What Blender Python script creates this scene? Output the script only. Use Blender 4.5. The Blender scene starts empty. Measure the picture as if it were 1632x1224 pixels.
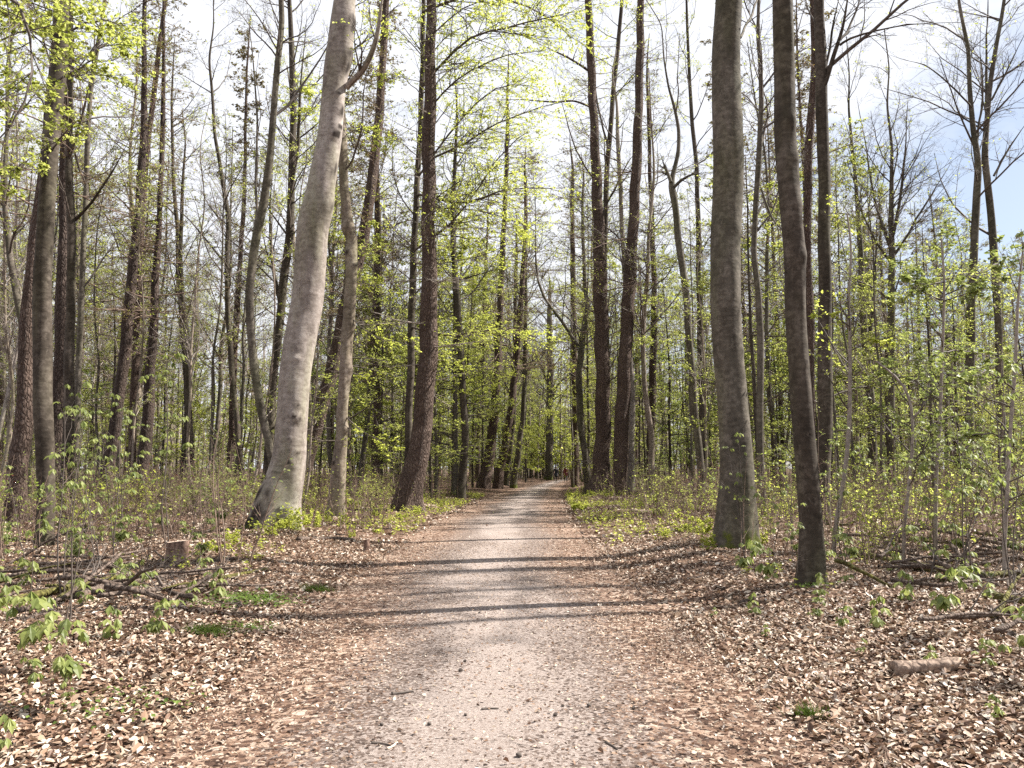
import bpy, bmesh, math, random
import numpy as np
from mathutils import Vector
random.seed(11)
rng = np.random.default_rng(11)
S = bpy.context.scene
COL = S.collection
PI = math.pi

# ------------------------------------------------------------------ camera
F = 1270.0; CX, CY, HOR = 816.0, 612.0, 746.0
PITCH = math.atan((HOR - CY) / F)
CAMZ = 1.6
def ray(px, py):
    x = (px - CX) / F; u = (CY - py) / F
    c, s = math.cos(PITCH), math.sin(PITCH)
    return np.array([x, c - s * u, s + c * u])
def at(px, py, D):
    r = ray(px, py); k = D / r[1]
    return np.array([0, 0, CAMZ]) + r * k, k
cam = bpy.data.cameras.new('camera'); co = bpy.data.objects.new('camera', cam); COL.objects.link(co)
cam.sensor_width = 36; cam.lens = 36 * F / 1632; cam.clip_start = 0.05; cam.clip_end = 3000
co.location = (0, 0, CAMZ); co.rotation_euler = (PI / 2 + PITCH, 0, 0)
S.camera = co

# ------------------------------------------------------------------ terrain
PYs = np.array([-30, 0, 4.2, 13, 24, 46, 70, 95, 106, 116, 128, 200.])
PXs = np.array([0.3, 0.0, -0.12, -0.36, -0.25, 0.8, 2.6, 5.2, 6.7, 8.3, 10.5, 30.0])
def pathc(y): return np.interp(y, PYs, PXs)
HW = 1.9
def sstep(a, b, x):
    t = np.clip((x - a) / (b - a), 0, 1); return t * t * (3 - 2 * t)
def hgt(x, y):
    x = np.asarray(x, float); y = np.asarray(y, float)
    d = np.abs(x - pathc(y))
    m = sstep(1.7, 4.2, d)
    n = 0.05 * np.sin(.9 * x + .4 * y) + 0.05 * np.sin(.55 * y - .7 * x + 1.3) + 0.02 * np.sin(2.3 * x + 1.9 * y) + 0.018 * np.sin(3.1 * y - 2.2 * x)
    far = 0.5 * sstep(12, 45, d)
    return m * (0.16 + n) + far * m * 0.6
def ground_hit(px, py):
    r = ray(px, py)
    lo = 1.0
    for k in np.arange(1, 200, 0.02):
        p = np.array([0, 0, CAMZ]) + r * k
        if p[2] <= hgt(p[0], p[1]): return p
    return p

# ------------------------------------------------------------------ mesh helpers
def tubes(P, R, sides=3):
    """N polylines of n points with radii -> verts, quads"""
    P = np.asarray(P, float); R = np.asarray(R, float)
    N, n, _ = P.shape
    T = np.empty_like(P)
    T[:, 1:-1] = P[:, 2:] - P[:, :-2]; T[:, 0] = P[:, 1] - P[:, 0]; T[:, -1] = P[:, -1] - P[:, -2]
    T /= (np.linalg.norm(T, axis=2, keepdims=True) + 1e-9)
    ref = np.where(np.abs(T[:, :1, 2:3]) > 0.9, np.array([1., 0, 0]), np.array([0, 0, 1.]))
    A = np.cross(T, ref); A /= (np.linalg.norm(A, axis=2, keepdims=True) + 1e-9)
    B = np.cross(T, A)
    th = np.arange(sides) * 2 * PI / sides
    V = P[:, :, None] + R[:, :, None, None] * (np.cos(th)[:, None] * A[:, :, None] + np.sin(th)[:, None] * B[:, :, None])
    idx = np.arange(N * n * sides).reshape(N, n, sides)
    a = idx[:, :-1]; b = np.roll(a, -1, 2); d = idx[:, 1:]; c = np.roll(d, -1, 2)
    Q = np.stack([a, b, c, d], -1).reshape(-1, 4)
    return V.reshape(-1, 3), Q
class MB:
    def __init__(s): s.v = []; s.q = []; s.m = []; s.sm = []; s.n = 0; s.at = []
    def add(s, V, Q, mi=0, smooth=True, attr=None):
        if len(V) == 0: return s
        s.v.append(V); s.q.append(Q + s.n); s.m.append(np.full(len(Q), mi, np.int32)); s.sm.append(np.full(len(Q), smooth, bool))
        s.at.append(np.zeros(len(V)) if attr is None else attr); s.n += len(V); return s
    def mesh(s, name, mats, attr=None):
        me = bpy.data.meshes.new(name)
        V = np.concatenate(s.v).astype(np.float32); Q = np.concatenate(s.q).astype(np.int32)
        me.vertices.add(len(V)); me.vertices.foreach_set('co', V.ravel())
        me.loops.add(Q.size); me.loops.foreach_set('vertex_index', Q.ravel())
        me.polygons.add(len(Q)); me.polygons.foreach_set('loop_start', np.arange(len(Q), dtype=np.int32) * 4)
        for m in mats: me.materials.append(m)
        me.polygons.foreach_set('material_index', np.concatenate(s.m)); me.polygons.foreach_set('use_smooth', np.concatenate(s.sm))
        if attr:
            a = me.attributes.new(attr, 'FLOAT', 'POINT'); a.data.foreach_set('value', np.concatenate(s.at).astype(np.float32))
        me.update(calc_edges=True); return me
def obj(name, me, parent=None, loc=None):
    o = bpy.data.objects.new(name, me); COL.objects.link(o)
    if parent: o.parent = parent
    if loc is not None: o.location = loc
    return o
def tag(o, label=None, cat=None, group=None, kind=None):
    if label: o['label'] = label
    if cat: o['category'] = cat
    if group: o['group'] = group
    if kind: o['kind'] = kind
    return o
def thing(name, label, cat, loc=(0, 0, 0), rz=0, group=None):
    o = bpy.data.objects.new(name, None); COL.objects.link(o); o.empty_display_size = .3
    o.location = loc; o.rotation_euler = (0, 0, rz)
    return tag(o, label, cat, group)
def dup(root, loc, rz=0, sc=1.0, label=None):
    r = root.copy(); COL.objects.link(r); r.location = loc; r.rotation_euler = (0, 0, rz); r.scale = (sc, sc, sc)
    if label: r['label'] = label
    for ch in root.children:
        c = ch.copy(); COL.objects.link(c); c.parent = r
    return r
def nrm(a): return a / (np.linalg.norm(a, axis=-1, keepdims=True) + 1e-9)

def diamonds(P, D, L, W, g, tilt=.5):
    """flat leaf quads at P, pointing along D (N,3), size arrays"""
    N = len(P)
    if N == 0: return np.zeros((0, 3)), np.zeros((0, 4), int)
    up = nrm(np.stack([g.normal(0, tilt, N), g.normal(0, tilt, N), np.ones(N)], -1))
    side = nrm(np.cross(D, up)); L = L[:, None]; W = W[:, None]
    up2 = np.cross(side, D)
    V = np.stack([P, P + D * L * .45 + side * W, P + D * L + up2 * L * -.08, P + D * L * .45 - side * W], 1)
    return V.reshape(-1, 3), np.arange(N * 4).reshape(N, 4)
def leaves5(P, D, U, L, W, fold=.12, droop=.25):
    """leaf with a folded midrib: 5 verts, 2 quads"""
    N = len(P); L = np.asarray(L)[:, None]; W = np.asarray(W)[:, None]
    side = nrm(np.cross(D, U)); U2 = np.cross(side, D)
    mC = P + D * L * .5 - U2 * W * fold * 2
    mL = P + D * L * .52 + side * W; mR = P + D * L * .52 - side * W
    t = P + D * L - U2 * L * droop
    V = np.stack([P, mL, t, mR, mC], 1).reshape(-1, 3)
    i = np.arange(N)[:, None] * 5
    Q = np.concatenate([i + np.array([[0, 1, 2, 4]]), i + np.array([[0, 4, 2, 3]])], 0)
    return V, Q

def leaves6(P, D, U, L, W, fold=.12, curl=.2):
    """rounded leaf: 6 verts, 2 quads folded along the midrib"""
    N = len(P); L = np.asarray(L)[:, None]; W = np.asarray(W)[:, None]; c = np.asarray(curl)[:, None] if np.ndim(curl) else curl; f = np.asarray(fold)[:, None] if np.ndim(fold) else fold
    side = nrm(np.cross(D, U)); U2 = np.cross(side, D)
    t = P + D * L + U2 * L * c
    a = U2 * W * f
    V = np.stack([P, P + D * L * .28 + side * W * .9 + a, P + D * L * .68 + side * W * .8 + a + U2 * L * c * .5, t, P + D * L * .68 - side * W * .8 + a + U2 * L * c * .5, P + D * L * .28 - side * W * .9 + a], 1).reshape(-1, 3)
    i = np.arange(N)[:, None] * 6
    return V, np.concatenate([i + np.array([[0, 1, 2, 3]]), i + np.array([[0, 3, 4, 5]])], 0)
def child(P, R, k, t0, t1, lenf, ang, flat, up, n, rs, g, wob=.12, rmin=.0012, lmin=0.0):
    N, m, _ = P.shape
    t = g.uniform(t0, t1, (N, k)); f = t * (m - 1); i = np.minimum(f.astype(int), m - 2); fr = (f - i)[..., None]
    ar = np.arange(N)[:, None]
    p = P[ar, i] * (1 - fr) + P[ar, i + 1] * fr
    tn = nrm(P[ar, i + 1] - P[ar, i])
    rr = R[ar, i] * (1 - fr[..., 0]) + R[ar, i + 1] * fr[..., 0]
    Lp = np.linalg.norm(np.diff(P, axis=1), axis=2).sum(1)[:, None]
    rv = g.normal(0, 1, (N, k, 3)); rv[..., 2] *= flat
    pr = nrm(rv - (rv * tn).sum(-1, keepdims=True) * tn)
    a = ang * g.uniform(.7, 1.3, (N, k, 1))
    d = np.cos(a) * tn + np.sin(a) * pr
    L = np.maximum(Lp * lenf * (1 - .55 * t) * g.uniform(.5, 1.35, (N, k)), lmin)
    M = N * k; p = p.reshape(M, 3); d = d.reshape(M, 3); L = L.reshape(M, 1); rr = rr.reshape(M)
    return walk(p, d, L, np.maximum(rr * rs, rmin), n, up, g, wob)
def walk(p, d, L, r0, n, up, g, wob):
    M = len(p); Pc = np.empty((M, n, 3)); Pc[:, 0] = p
    for j in range(1, n):
        Pc[:, j] = Pc[:, j - 1] + d * L / (n - 1)
        d = d + g.normal(0, wob, (M, 3)); d[:, 2] += up; d = nrm(d)
    Rc = r0[:, None] * np.linspace(1, .25, n)[None]
    return Pc, Rc
def pick_leaves(P, per, g, t0=.2):
    """positions and directions along twigs"""
    N, n, _ = P.shape; M = int(N * per)
    if M == 0: return np.zeros((0, 3)), np.zeros((0, 3))
    k = g.integers(0, N, M); t = g.uniform(t0, 1, M) * (n - 1); i = np.minimum(t.astype(int), n - 2); f = (t - i)[:, None]
    p = P[k, i] * (1 - f) + P[k, i + 1] * f; tn = nrm(P[k, i + 1] - P[k, i])
    rv = g.normal(0, 1, (M, 3)); rv[:, 2] *= .35
    return p, nrm(tn * .6 + nrm(rv) * .9)

# ------------------------------------------------------------------ materials
def newmat(name):
    m = bpy.data.materials.new(name); m.use_nodes = True; nt = m.node_tree
    for n in list(nt.nodes): nt.nodes.remove(n)
    out = nt.nodes.new('ShaderNodeOutputMaterial')
    return m, nt, out
def N(nt, t, **kw):
    n = nt.nodes.new(t)
    for k, v in kw.items():
        if k.startswith('_'): setattr(n, k[1:], v)
        else: n.inputs[k].default_value = v
    return n
def ramp(nt, stops, fac, interp='LINEAR'):
    r = nt.nodes.new('ShaderNodeValToRGB'); r.color_ramp.interpolation = interp
    e = r.color_ramp.elements
    while len(e) > len(stops): e.remove(e[-1])
    while len(e) < len(stops): e.new(.5)
    for i, (p, c) in enumerate(stops):
        e[i].position = p; e[i].color = (*c, 1)
    nt.links.new(fac, r.inputs[0]); return r.outputs[0]
def mixc(nt, fac, a, b, blend='MIX'):
    m = nt.nodes.new('ShaderNodeMix'); m.data_type = 'RGBA'; m.blend_type = blend
    for s, v in ((m.inputs[0], fac), (m.inputs[6], a), (m.inputs[7], b)):
        if isinstance(v, (int, float)): s.default_value = v
        elif isinstance(v, tuple): s.default_value = (*v, 1)
        else: nt.links.new(v, s)
    return m.outputs[2]
def math_(nt, op, a, b=0.0, clamp=False):
    m = nt.nodes.new('ShaderNodeMath'); m.operation = op; m.use_clamp = clamp
    for s, v in ((m.inputs[0], a), (m.inputs[1], b)):
        if isinstance(v, (int, float)): s.default_value = v
        else: nt.links.new(v, s)
    return m.outputs[0]
def noise(nt, vec, scale, detail=4, rough=.6, sc=(1, 1, 1)):
    mp = nt.nodes.new('ShaderNodeMapping'); mp.inputs['Scale'].default_value = sc; nt.links.new(vec, mp.inputs[0])
    n = N(nt, 'ShaderNodeTexNoise', Scale=scale, Detail=detail, Roughness=rough); nt.links.new(mp.outputs[0], n.inputs['Vector'])
    return n.outputs['Fac']

def bark(name, dark, mid, light, kind='beech', bump=.4, moss=.0, mossh=1.2):
    m, nt, out = newmat(name)
    tc = nt.nodes.new('ShaderNodeTexCoord').outputs['Object']
    geo = nt.nodes.new('ShaderNodeNewGeometry')
    bs = N(nt, 'ShaderNodeBsdfPrincipled', Roughness=.85)
    bs.inputs['Specular IOR Level'].default_value = .2
    if kind == 'beech':
        big = noise(nt, tc, 2.0, 7, .68, (1, 1, .35)); fine = noise(nt, tc, 8, 5, .6, (1, 1, 1.6))
        lines = noise(nt, tc, 1.1, 7, .62, (1, 1, 7.0))
        spots = noise(nt, tc, 26, 3, .5)
        f = math_(nt, 'ADD', math_(nt, 'MULTIPLY', big, .6), math_(nt, 'MULTIPLY', fine, .4))
        c = ramp(nt, [(.36, dark), (.5, mid), (.64, light)], f)
        ln = ramp(nt, [(.36, (1, 1, 1)), (.38, (.35, .31, .28)), (.395, (1, 1, 1))], lines)
        lc = noise(nt, tc, 6, 8, .72, (1, 1, .8)); c = mixc(nt, math_(nt, 'MULTIPLY', ramp(nt, [(.57, (0, 0, 0)), (.6, (1, 1, 1))], lc), .45), c, light)
        dk = noise(nt, tc, 11, 6, .7, (1, 1, .6)); c = mixc(nt, math_(nt, 'MULTIPLY', ramp(nt, [(.6, (0, 0, 0)), (.63, (1, 1, 1))], dk), .5), c, dark)
        c = mixc(nt, .55, c, ln, 'MULTIPLY')
        ol = noise(nt, tc, 1.3, 4, .6, (1, 1, .25))
        c = mixc(nt, .6, c, ramp(nt, [(.45, (1, 1, 1)), (.65, (.62, .72, .42))], ol), 'MULTIPLY')
        sp = ramp(nt, [(.63, (1, 1, 1)), (.7, (1.25, 1.25, 1.2))], spots)
        c = mixc(nt, .8, c, sp, 'MULTIPLY')
        hgtv = math_(nt, 'ADD', math_(nt, 'MULTIPLY', fine, .5), math_(nt, 'MULTIPLY', lines, .45))
    else:
        mp = nt.nodes.new('ShaderNodeMapping'); mp.inputs['Scale'].default_value = (1, 1, .38); nt.links.new(tc, mp.inputs[0])
        dn = N(nt, 'ShaderNodeTexNoise', Scale=6., Detail=3.); nt.links.new(mp.outputs[0], dn.inputs['Vector'])
        mx = nt.nodes.new('ShaderNodeMix'); mx.data_type = 'VECTOR'; mx.inputs[0].default_value = .12
        nt.links.new(mp.outputs[0], mx.inputs[4]); nt.links.new(dn.outputs['Color'], mx.inputs[5])
        vo = N(nt, 'ShaderNodeTexVoronoi', Scale=17. , _feature='DISTANCE_TO_EDGE'); nt.links.new(mx.outputs[1], vo.inputs['Vector'])
        crack = math_(nt, 'MULTIPLY', vo.outputs['Distance'], 4.0, True)
        big = noise(nt, tc, 2.2, 5, .65); fine = noise(nt, tc, 30, 4, .7)
        f = math_(nt, 'ADD', math_(nt, 'MULTIPLY', big, .55), math_(nt, 'MULTIPLY', fine, .45))
        c = ramp(nt, [(.3, dark), (.52, mid), (.7, light)], f)
        c = mixc(nt, crack, mixc(nt, .7, c, (.35, .3, .28), 'MULTIPLY'), c)
        hgtv = math_(nt, 'ADD', crack, math_(nt, 'MULTIPLY', fine, .4))
    at_ = nt.nodes.new('ShaderNodeAttribute'); at_.attribute_name = 'scar'
    c = mixc(nt, at_.outputs['Fac'], c, (.028, .02, .016))
    if moss > 0:
        sx = nt.nodes.new('ShaderNodeSeparateXYZ'); nt.links.new(geo.outputs['Position'], sx.inputs[0])
        mh = N(nt, 'ShaderNodeMapRange'); mh.inputs[1].default_value = .1; mh.inputs[2].default_value = mossh; mh.inputs[3].default_value = moss; mh.inputs[4].default_value = 0
        nt.links.new(sx.outputs[2], mh.inputs[0])
        mn = noise(nt, tc, 3.1, 5, .65)
        mf = ramp(nt, [(.0, (0, 0, 0)), (.5, (0, 0, 0)), (.62, (1, 1, 1))], math_(nt, 'ADD', mn, math_(nt, 'SUBTRACT', mh.outputs[0], .45)))
        mc = ramp(nt, [(.3, (.03, .04, .008)), (.7, (.12, .13, .02))], noise(nt, tc, 40, 3, .6))
        c = mixc(nt, mf, c, mc)
    nt.links.new(c, bs.inputs['Base Color'])
    bp = N(nt, 'ShaderNodeBump', Strength=bump, Distance=.03); nt.links.new(hgtv, bp.inputs['Height']); nt.links.new(bp.outputs[0], bs.inputs['Normal'])
    nt.links.new(bs.outputs[0], out.inputs[0]); return m

def leafmat(name, stops, trans=.55, tboost=2.1, rough=.6, spec=.25):
    m, nt, out = newmat(name)
    g = nt.nodes.new('ShaderNodeNewGeometry')
    c = ramp(nt, stops, g.outputs['Random Per Island'])
    d = N(nt, 'ShaderNodeBsdfPrincipled', Roughness=rough); d.inputs['Specular IOR Level'].default_value = spec
    nt.links.new(c, d.inputs['Base Color'])
    t = nt.nodes.new('ShaderNodeBsdfTranslucent')
    nt.links.new(mixc(nt, 1.0, c, (tboost, tboost, tboost * .95), 'MULTIPLY'), t.inputs[0])
    mx = N(nt, 'ShaderNodeMixShader'); mx.inputs[0].default_value = trans
    nt.links.new(d.outputs[0], mx.inputs[1]); nt.links.new(t.outputs[0], mx.inputs[2]); nt.links.new(mx.outputs[0], out.inputs[0])
    return m
def plain(name, c, rough=.8):
    m, nt, out = newmat(name); b = N(nt, 'ShaderNodeBsdfPrincipled', Roughness=rough)
    tc = nt.nodes.new('ShaderNodeTexCoord').outputs['Object']
    cc = ramp(nt, [(.3, tuple(x * .65 for x in c)), (.7, tuple(min(1, x * 1.35) for x in c))], noise(nt, tc, 14, 4))
    nt.links.new(cc, b.inputs['Base Color']); nt.links.new(b.outputs[0], out.inputs[0]); return m

M = {}
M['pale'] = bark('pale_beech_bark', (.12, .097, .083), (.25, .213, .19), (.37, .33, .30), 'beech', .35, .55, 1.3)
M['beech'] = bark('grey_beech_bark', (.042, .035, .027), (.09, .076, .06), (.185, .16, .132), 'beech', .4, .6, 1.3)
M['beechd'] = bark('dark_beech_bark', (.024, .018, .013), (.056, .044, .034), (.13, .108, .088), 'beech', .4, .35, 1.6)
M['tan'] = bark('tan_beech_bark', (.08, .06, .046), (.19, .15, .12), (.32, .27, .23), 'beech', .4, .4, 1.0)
M['spruce'] = bark('spruce_bark', (.035, .026, .022), (.08, .058, .048), (.16, .12, .10), 'scale', .9, .3, .9)
M['larch'] = bark('larch_bark', (.05, .035, .028), (.12, .085, .068), (.23, .175, .145), 'scale', 1.0, .3, .9)
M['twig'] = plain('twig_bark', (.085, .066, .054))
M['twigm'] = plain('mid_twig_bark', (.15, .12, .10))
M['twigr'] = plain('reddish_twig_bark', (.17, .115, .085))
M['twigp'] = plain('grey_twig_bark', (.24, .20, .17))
M['leaf'] = leafmat('beech_leaf', [(0, (.13, .15, .03)), (.45, (.21, .235, .05)), (.8, (.28, .30, .08)), (1, (.34, .34, .12))])
M['leaf2'] = leafmat('young_beech_leaf', [(0, (.11, .145, .03)), (.5, (.185, .225, .048)), (1, (.26, .295, .08))])
M['lime'] = leafmat('lime_green_leaf', [(0, (.19, .215, .03)), (.5, (.28, .31, .055)), (1, (.37, .38, .10))])
M['olive'] = leafmat('larch_needle', [(0, (.11, .09, .03)), (.5, (.17, .155, .045)), (1, (.22, .15, .065))], .3, 1.2)
M['red'] = leafmat('copper_leaf', [(0, (.12, .04, .03)), (1, (.22, .08, .05))], .4, 1.2)
M['maple'] = leafmat('chestnut_leaf', [(0, (.11, .14, .036)), (.5, (.18, .215, .06)), (1, (.28, .31, .10))], .45, 1.5, .5, .35)
M['litter'] = leafmat('fallen_leaf', [(0, (.05, .03, .02)), (.2, (.12, .066, .042)), (.42, (.235, .143, .092)), (.64, (.35, .245, .172)), (.84, (.46, .37, .285)), (1, (.57, .50, .425))], .12, 1.0, .55, .35)
M['moss'] = plain('moss', (.15, .14, .02), .95)
M['deadwood'] = bark('dead_wood', (.06, .045, .035), (.14, .105, .085), (.26, .21, .175), 'scale', .6)
M['mosswood'] = bark('mossy_dead_wood', (.05, .045, .02), (.11, .10, .03), (.20, .19, .04), 'scale', .7)
M['stump'] = bark('stump_bark', (.13, .08, .06), (.26, .17, .13), (.42, .32, .26), 'scale', .5)
M['palewood'] = bark('pale_dead_wood', (.15, .11, .085), (.30, .225, .175), (.46, .37, .30), 'scale', .4)
M['cut'] = plain('cut_wood', (.50, .38, .30), .7)
M['grass'] = leafmat('grass_blade', [(0, (.06, .10, .015)), (1, (.15, .20, .03))], .4)
M['ivy'] = leafmat('ivy_leaf', [(0, (.07, .11, .02)), (1, (.14, .20, .04))], .3)

# ground
def ground_mat(name, path):
    m, nt, out = newmat(name)
    tc = nt.nodes.new('ShaderNodeTexCoord').outputs['Object']
    bs = N(nt, 'ShaderNodeBsdfPrincipled', Roughness=.9); bs.inputs['Specular IOR Level'].default_value = .15
    # leaf litter: cells of leaf size with random tones
    dn = N(nt, 'ShaderNodeTexNoise', Scale=9., Detail=3.); nt.links.new(tc, dn.inputs['Vector'])
    mx = nt.nodes.new('ShaderNodeMix'); mx.data_type = 'VECTOR'; mx.inputs[0].default_value = .06
    nt.links.new(tc, mx.inputs[4]); nt.links.new(dn.outputs['Color'], mx.inputs[5])
    vo = N(nt, 'ShaderNodeTexVoronoi', Scale=26.); nt.links.new(mx.outputs[1], vo.inputs['Vector'])
    sep = nt.nodes.new('ShaderNodeSeparateColor'); nt.links.new(vo.outputs['Color'], sep.inputs[0])
    lit = ramp(nt, [(0, (.045, .028, .021)), (.3, (.115, .07, .052)), (.55, (.21, .137, .10)), (.8, (.34, .25, .195)), (1, (.50, .42, .355))], sep.outputs[0])
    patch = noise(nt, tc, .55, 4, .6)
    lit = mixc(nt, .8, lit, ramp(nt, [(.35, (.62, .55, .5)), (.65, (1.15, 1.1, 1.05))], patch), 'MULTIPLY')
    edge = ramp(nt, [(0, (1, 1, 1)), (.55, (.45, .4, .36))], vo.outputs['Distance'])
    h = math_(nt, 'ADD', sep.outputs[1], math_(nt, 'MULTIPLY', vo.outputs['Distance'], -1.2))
    c = lit
    if path:
        a = nt.nodes.new('ShaderNodeAttribute'); a.attribute_name = 'edge'
        n1 = noise(nt, tc, 46, 6, .82); n2 = noise(nt, tc, .9, 5, .6, (1, .45, 1)); n3 = noise(nt, tc, 9, 6, .75); n4 = noise(nt, tc, 240, 2, .5)
        grav = ramp(nt, [(.36, (.085, .064, .054)), (.46, (.24, .19, .165)), (.56, (.36, .305, .275)), (.7, (.50, .44, .405))], math_(nt, 'ADD', math_(nt, 'MULTIPLY', n1, .65), math_(nt, 'MULTIPLY', n4, .35)))
        v2 = N(nt, 'ShaderNodeTexVoronoi', Scale=55.); nt.links.new(mx.outputs[1], v2.inputs['Vector'])
        s2 = nt.nodes.new('ShaderNodeSeparateColor'); nt.links.new(v2.outputs['Color'], s2.inputs[0])
        crumbs = ramp(nt, [(0, (.055, .038, .031)), (.5, (.155, .115, .095)), (1, (.34, .285, .255))], s2.outputs[0])
        # crumb cover grows to the edges
        cov = math_(nt, 'ADD', math_(nt, 'MULTIPLY', a.outputs['Fac'], 1.9), math_(nt, 'MULTIPLY', math_(nt, 'SUBTRACT', n2, .5), 1.5))
        thr = math_(nt, 'ADD', math_(nt, 'MULTIPLY', n3, .6), math_(nt, 'MULTIPLY', s2.outputs[1], .45))
        k = math_(nt, 'MULTIPLY', math_(nt, 'SUBTRACT', math_(nt, 'ADD', cov, .36), thr), 6.0, True)
        c = mixc(nt, k, grav, crumbs)
        k2 = math_(nt, 'MULTIPLY', math_(nt, 'SUBTRACT', math_(nt, 'MULTIPLY', a.outputs['Fac'], 1.5), thr), 5.0, True)
        c = mixc(nt, k2, c, lit)
        h = math_(nt, 'ADD', math_(nt, 'MULTIPLY', n1, 1.2), math_(nt, 'MULTIPLY', s2.outputs[1], .5))
    else:
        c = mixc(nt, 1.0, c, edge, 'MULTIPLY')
    nt.links.new(c, bs.inputs['Base Color'])
    bp = N(nt, 'ShaderNodeBump', Strength=.8, Distance=.02); nt.links.new(h, bp.inputs['Height']); nt.links.new(bp.outputs[0], bs.inputs['Normal'])
    nt.links.new(bs.outputs[0], out.inputs[0]); return m

def grid(xs, ys, f):
    X, Y = np.meshgrid(xs, ys); Z = f(X, Y)
    V = np.stack([X, Y, Z], -1).reshape(-1, 3)
    i = np.arange(len(V)).reshape(len(ys), len(xs))
    return V, np.stack([i[:-1, :-1], i[:-1, 1:], i[1:, 1:], i[1:, :-1]], -1).reshape(-1, 4)
xs = np.concatenate([-np.geomspace(900, 14, 34), np.arange(-13.6, 13.7, .2), np.geomspace(14, 900, 34)])
ys = np.concatenate([[-400, -150, -60, -25, -12], np.arange(-6, 30, .25), np.arange(30, 120, 1.2), np.geomspace(121, 1200, 30)])
V, Q = grid(xs, ys, hgt)
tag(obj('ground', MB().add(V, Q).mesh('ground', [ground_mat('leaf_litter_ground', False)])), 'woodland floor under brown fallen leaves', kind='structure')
# path strip: a slightly crowned sheet lying on the ground
us = np.linspace(-1, 1, 25); py_ = np.concatenate([np.arange(-8, 40, .25), np.arange(40, 111, 1.0)])
U, Y = np.meshgrid(us, py_)
wid = np.interp(Y, [20, 60, 95], [2.15, 1.8, 1.4]) + .12 * np.sin(Y * .8) + .08 * np.sin(Y * 2.1 + 1) + 0.06 * np.sin(Y * 4.3)
X = pathc(Y) + U * wid
Z = hgt(X, Y) + .006 + .035 * (1 - U ** 2)
V = np.stack([X, Y, Z], -1).reshape(-1, 3); i = np.arange(len(V)).reshape(len(py_), 25)
Q = np.stack([i[:-1, :-1], i[:-1, 1:], i[1:, 1:], i[1:, :-1]], -1).reshape(-1, 4)
ed = (np.abs(U + .06 * np.sin(Y * .6)) ** 1.25).reshape(-1)
tag(obj('path', MB().add(V, Q, 0, True, ed).mesh('path', [ground_mat('gravel_path', True)], 'edge')), 'pale gravel woodland path', kind='structure')
def surf(x, y):
    u = (x - pathc(y)) / 2.15
    return hgt(x, y) + np.where(np.abs(u) < 1, .006 + .035 * (1 - u ** 2), 0)

# ------------------------------------------------------------------ trunks
def trunk_mesh(C, R, g, sides=14, lump=.05, flare=.3, bumps=(), h0=0.0, step=.16, cap=120):
    """C: centre points bottom->top, R radii; resampled and roughened"""
    d = np.concatenate([[0], np.cumsum(np.linalg.norm(np.diff(C, axis=0), axis=1))])
    n = int(min(cap, max(14, d[-1] / step)))
    t = np.linspace(0, 1, n) ** 1.15 * d[-1]
    P = np.stack([np.interp(t, d, C[:, k]) for k in range(3)], -1); r = np.interp(t, d, R)
    for _ in range(3):
        P[1:-1] = (P[:-2] + 2 * P[1:-1] + P[2:]) / 4; r[1:-1] = (r[:-2] + 2 * r[1:-1] + r[2:]) / 4
    P[1:-1, :2] += (np.sin(t[1:-1, None] * g.uniform(1.2, 2.2, 2) + g.uniform(0, 6, 2)) * r[1:-1, None] * .10)
    z = P[:, 2] - h0
    th = np.arange(sides) * 2 * PI / sides
    ph = g.uniform(0, 6.28, 8)
    k = int(g.integers(4, 7))
    fl = flare * np.exp(-np.maximum(z, 0) / (.35 + r.max() * .6))
    rad = r[:, None] * (1 + lump * (np.sin(2 * th + ph[0] + .9 * t[:, None]) + .7 * np.sin(3 * th - 1.7 * t[:, None] + ph[1]) + .6 * np.sin(th + 3.1 * t[:, None] + ph[2]) + .4 * np.sin(5 * th + 5.0 * t[:, None] + ph[3])))
    rad *= 1 + fl[:, None] * (1 + .8 * np.sin(k * th + ph[4]))
    scar = np.zeros((n, sides))
    for (zb, an, amp, sz, sc, zs) in bumps:
        da = np.abs((th - an + PI) % (2 * PI) - PI)[None] * r[:, None]
        q = np.exp(-(((P[:, 2, None] - zb) / zs) ** 2 + da ** 2) / sz ** 2)
        rad += amp * q
        if sc: scar = np.maximum(scar, np.clip(2.6 * sc * np.exp(-(((P[:, 2, None] - zb) / zs) ** 2 + da ** 2) / (sz * .6) ** 2) * (1 + .45 * np.sin(9 * P[:, 2, None] + 5 * th[None]) * np.sin(13 * th[None] - 4 * P[:, 2, None])) - .8, 0, 1))
    T = nrm(np.gradient(P, axis=0))
    A = nrm(np.cross(np.array([0, 1., 0]), T)); B = np.cross(T, A)
    V = P[:, None] + rad[:, :, None] * (np.cos(th)[:, None] * A[:, None] + np.sin(th)[:, None] * B[:, None])
    i = np.arange(n * sides).reshape(n, sides); a = i[:-1]; b = np.roll(a, -1, 1); e = i[1:]; c = np.roll(e, -1, 1)
    return V.reshape(-1, 3), np.stack([a, b, c, e], -1).reshape(-1, 4), scar.reshape(-1), P, r

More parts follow.
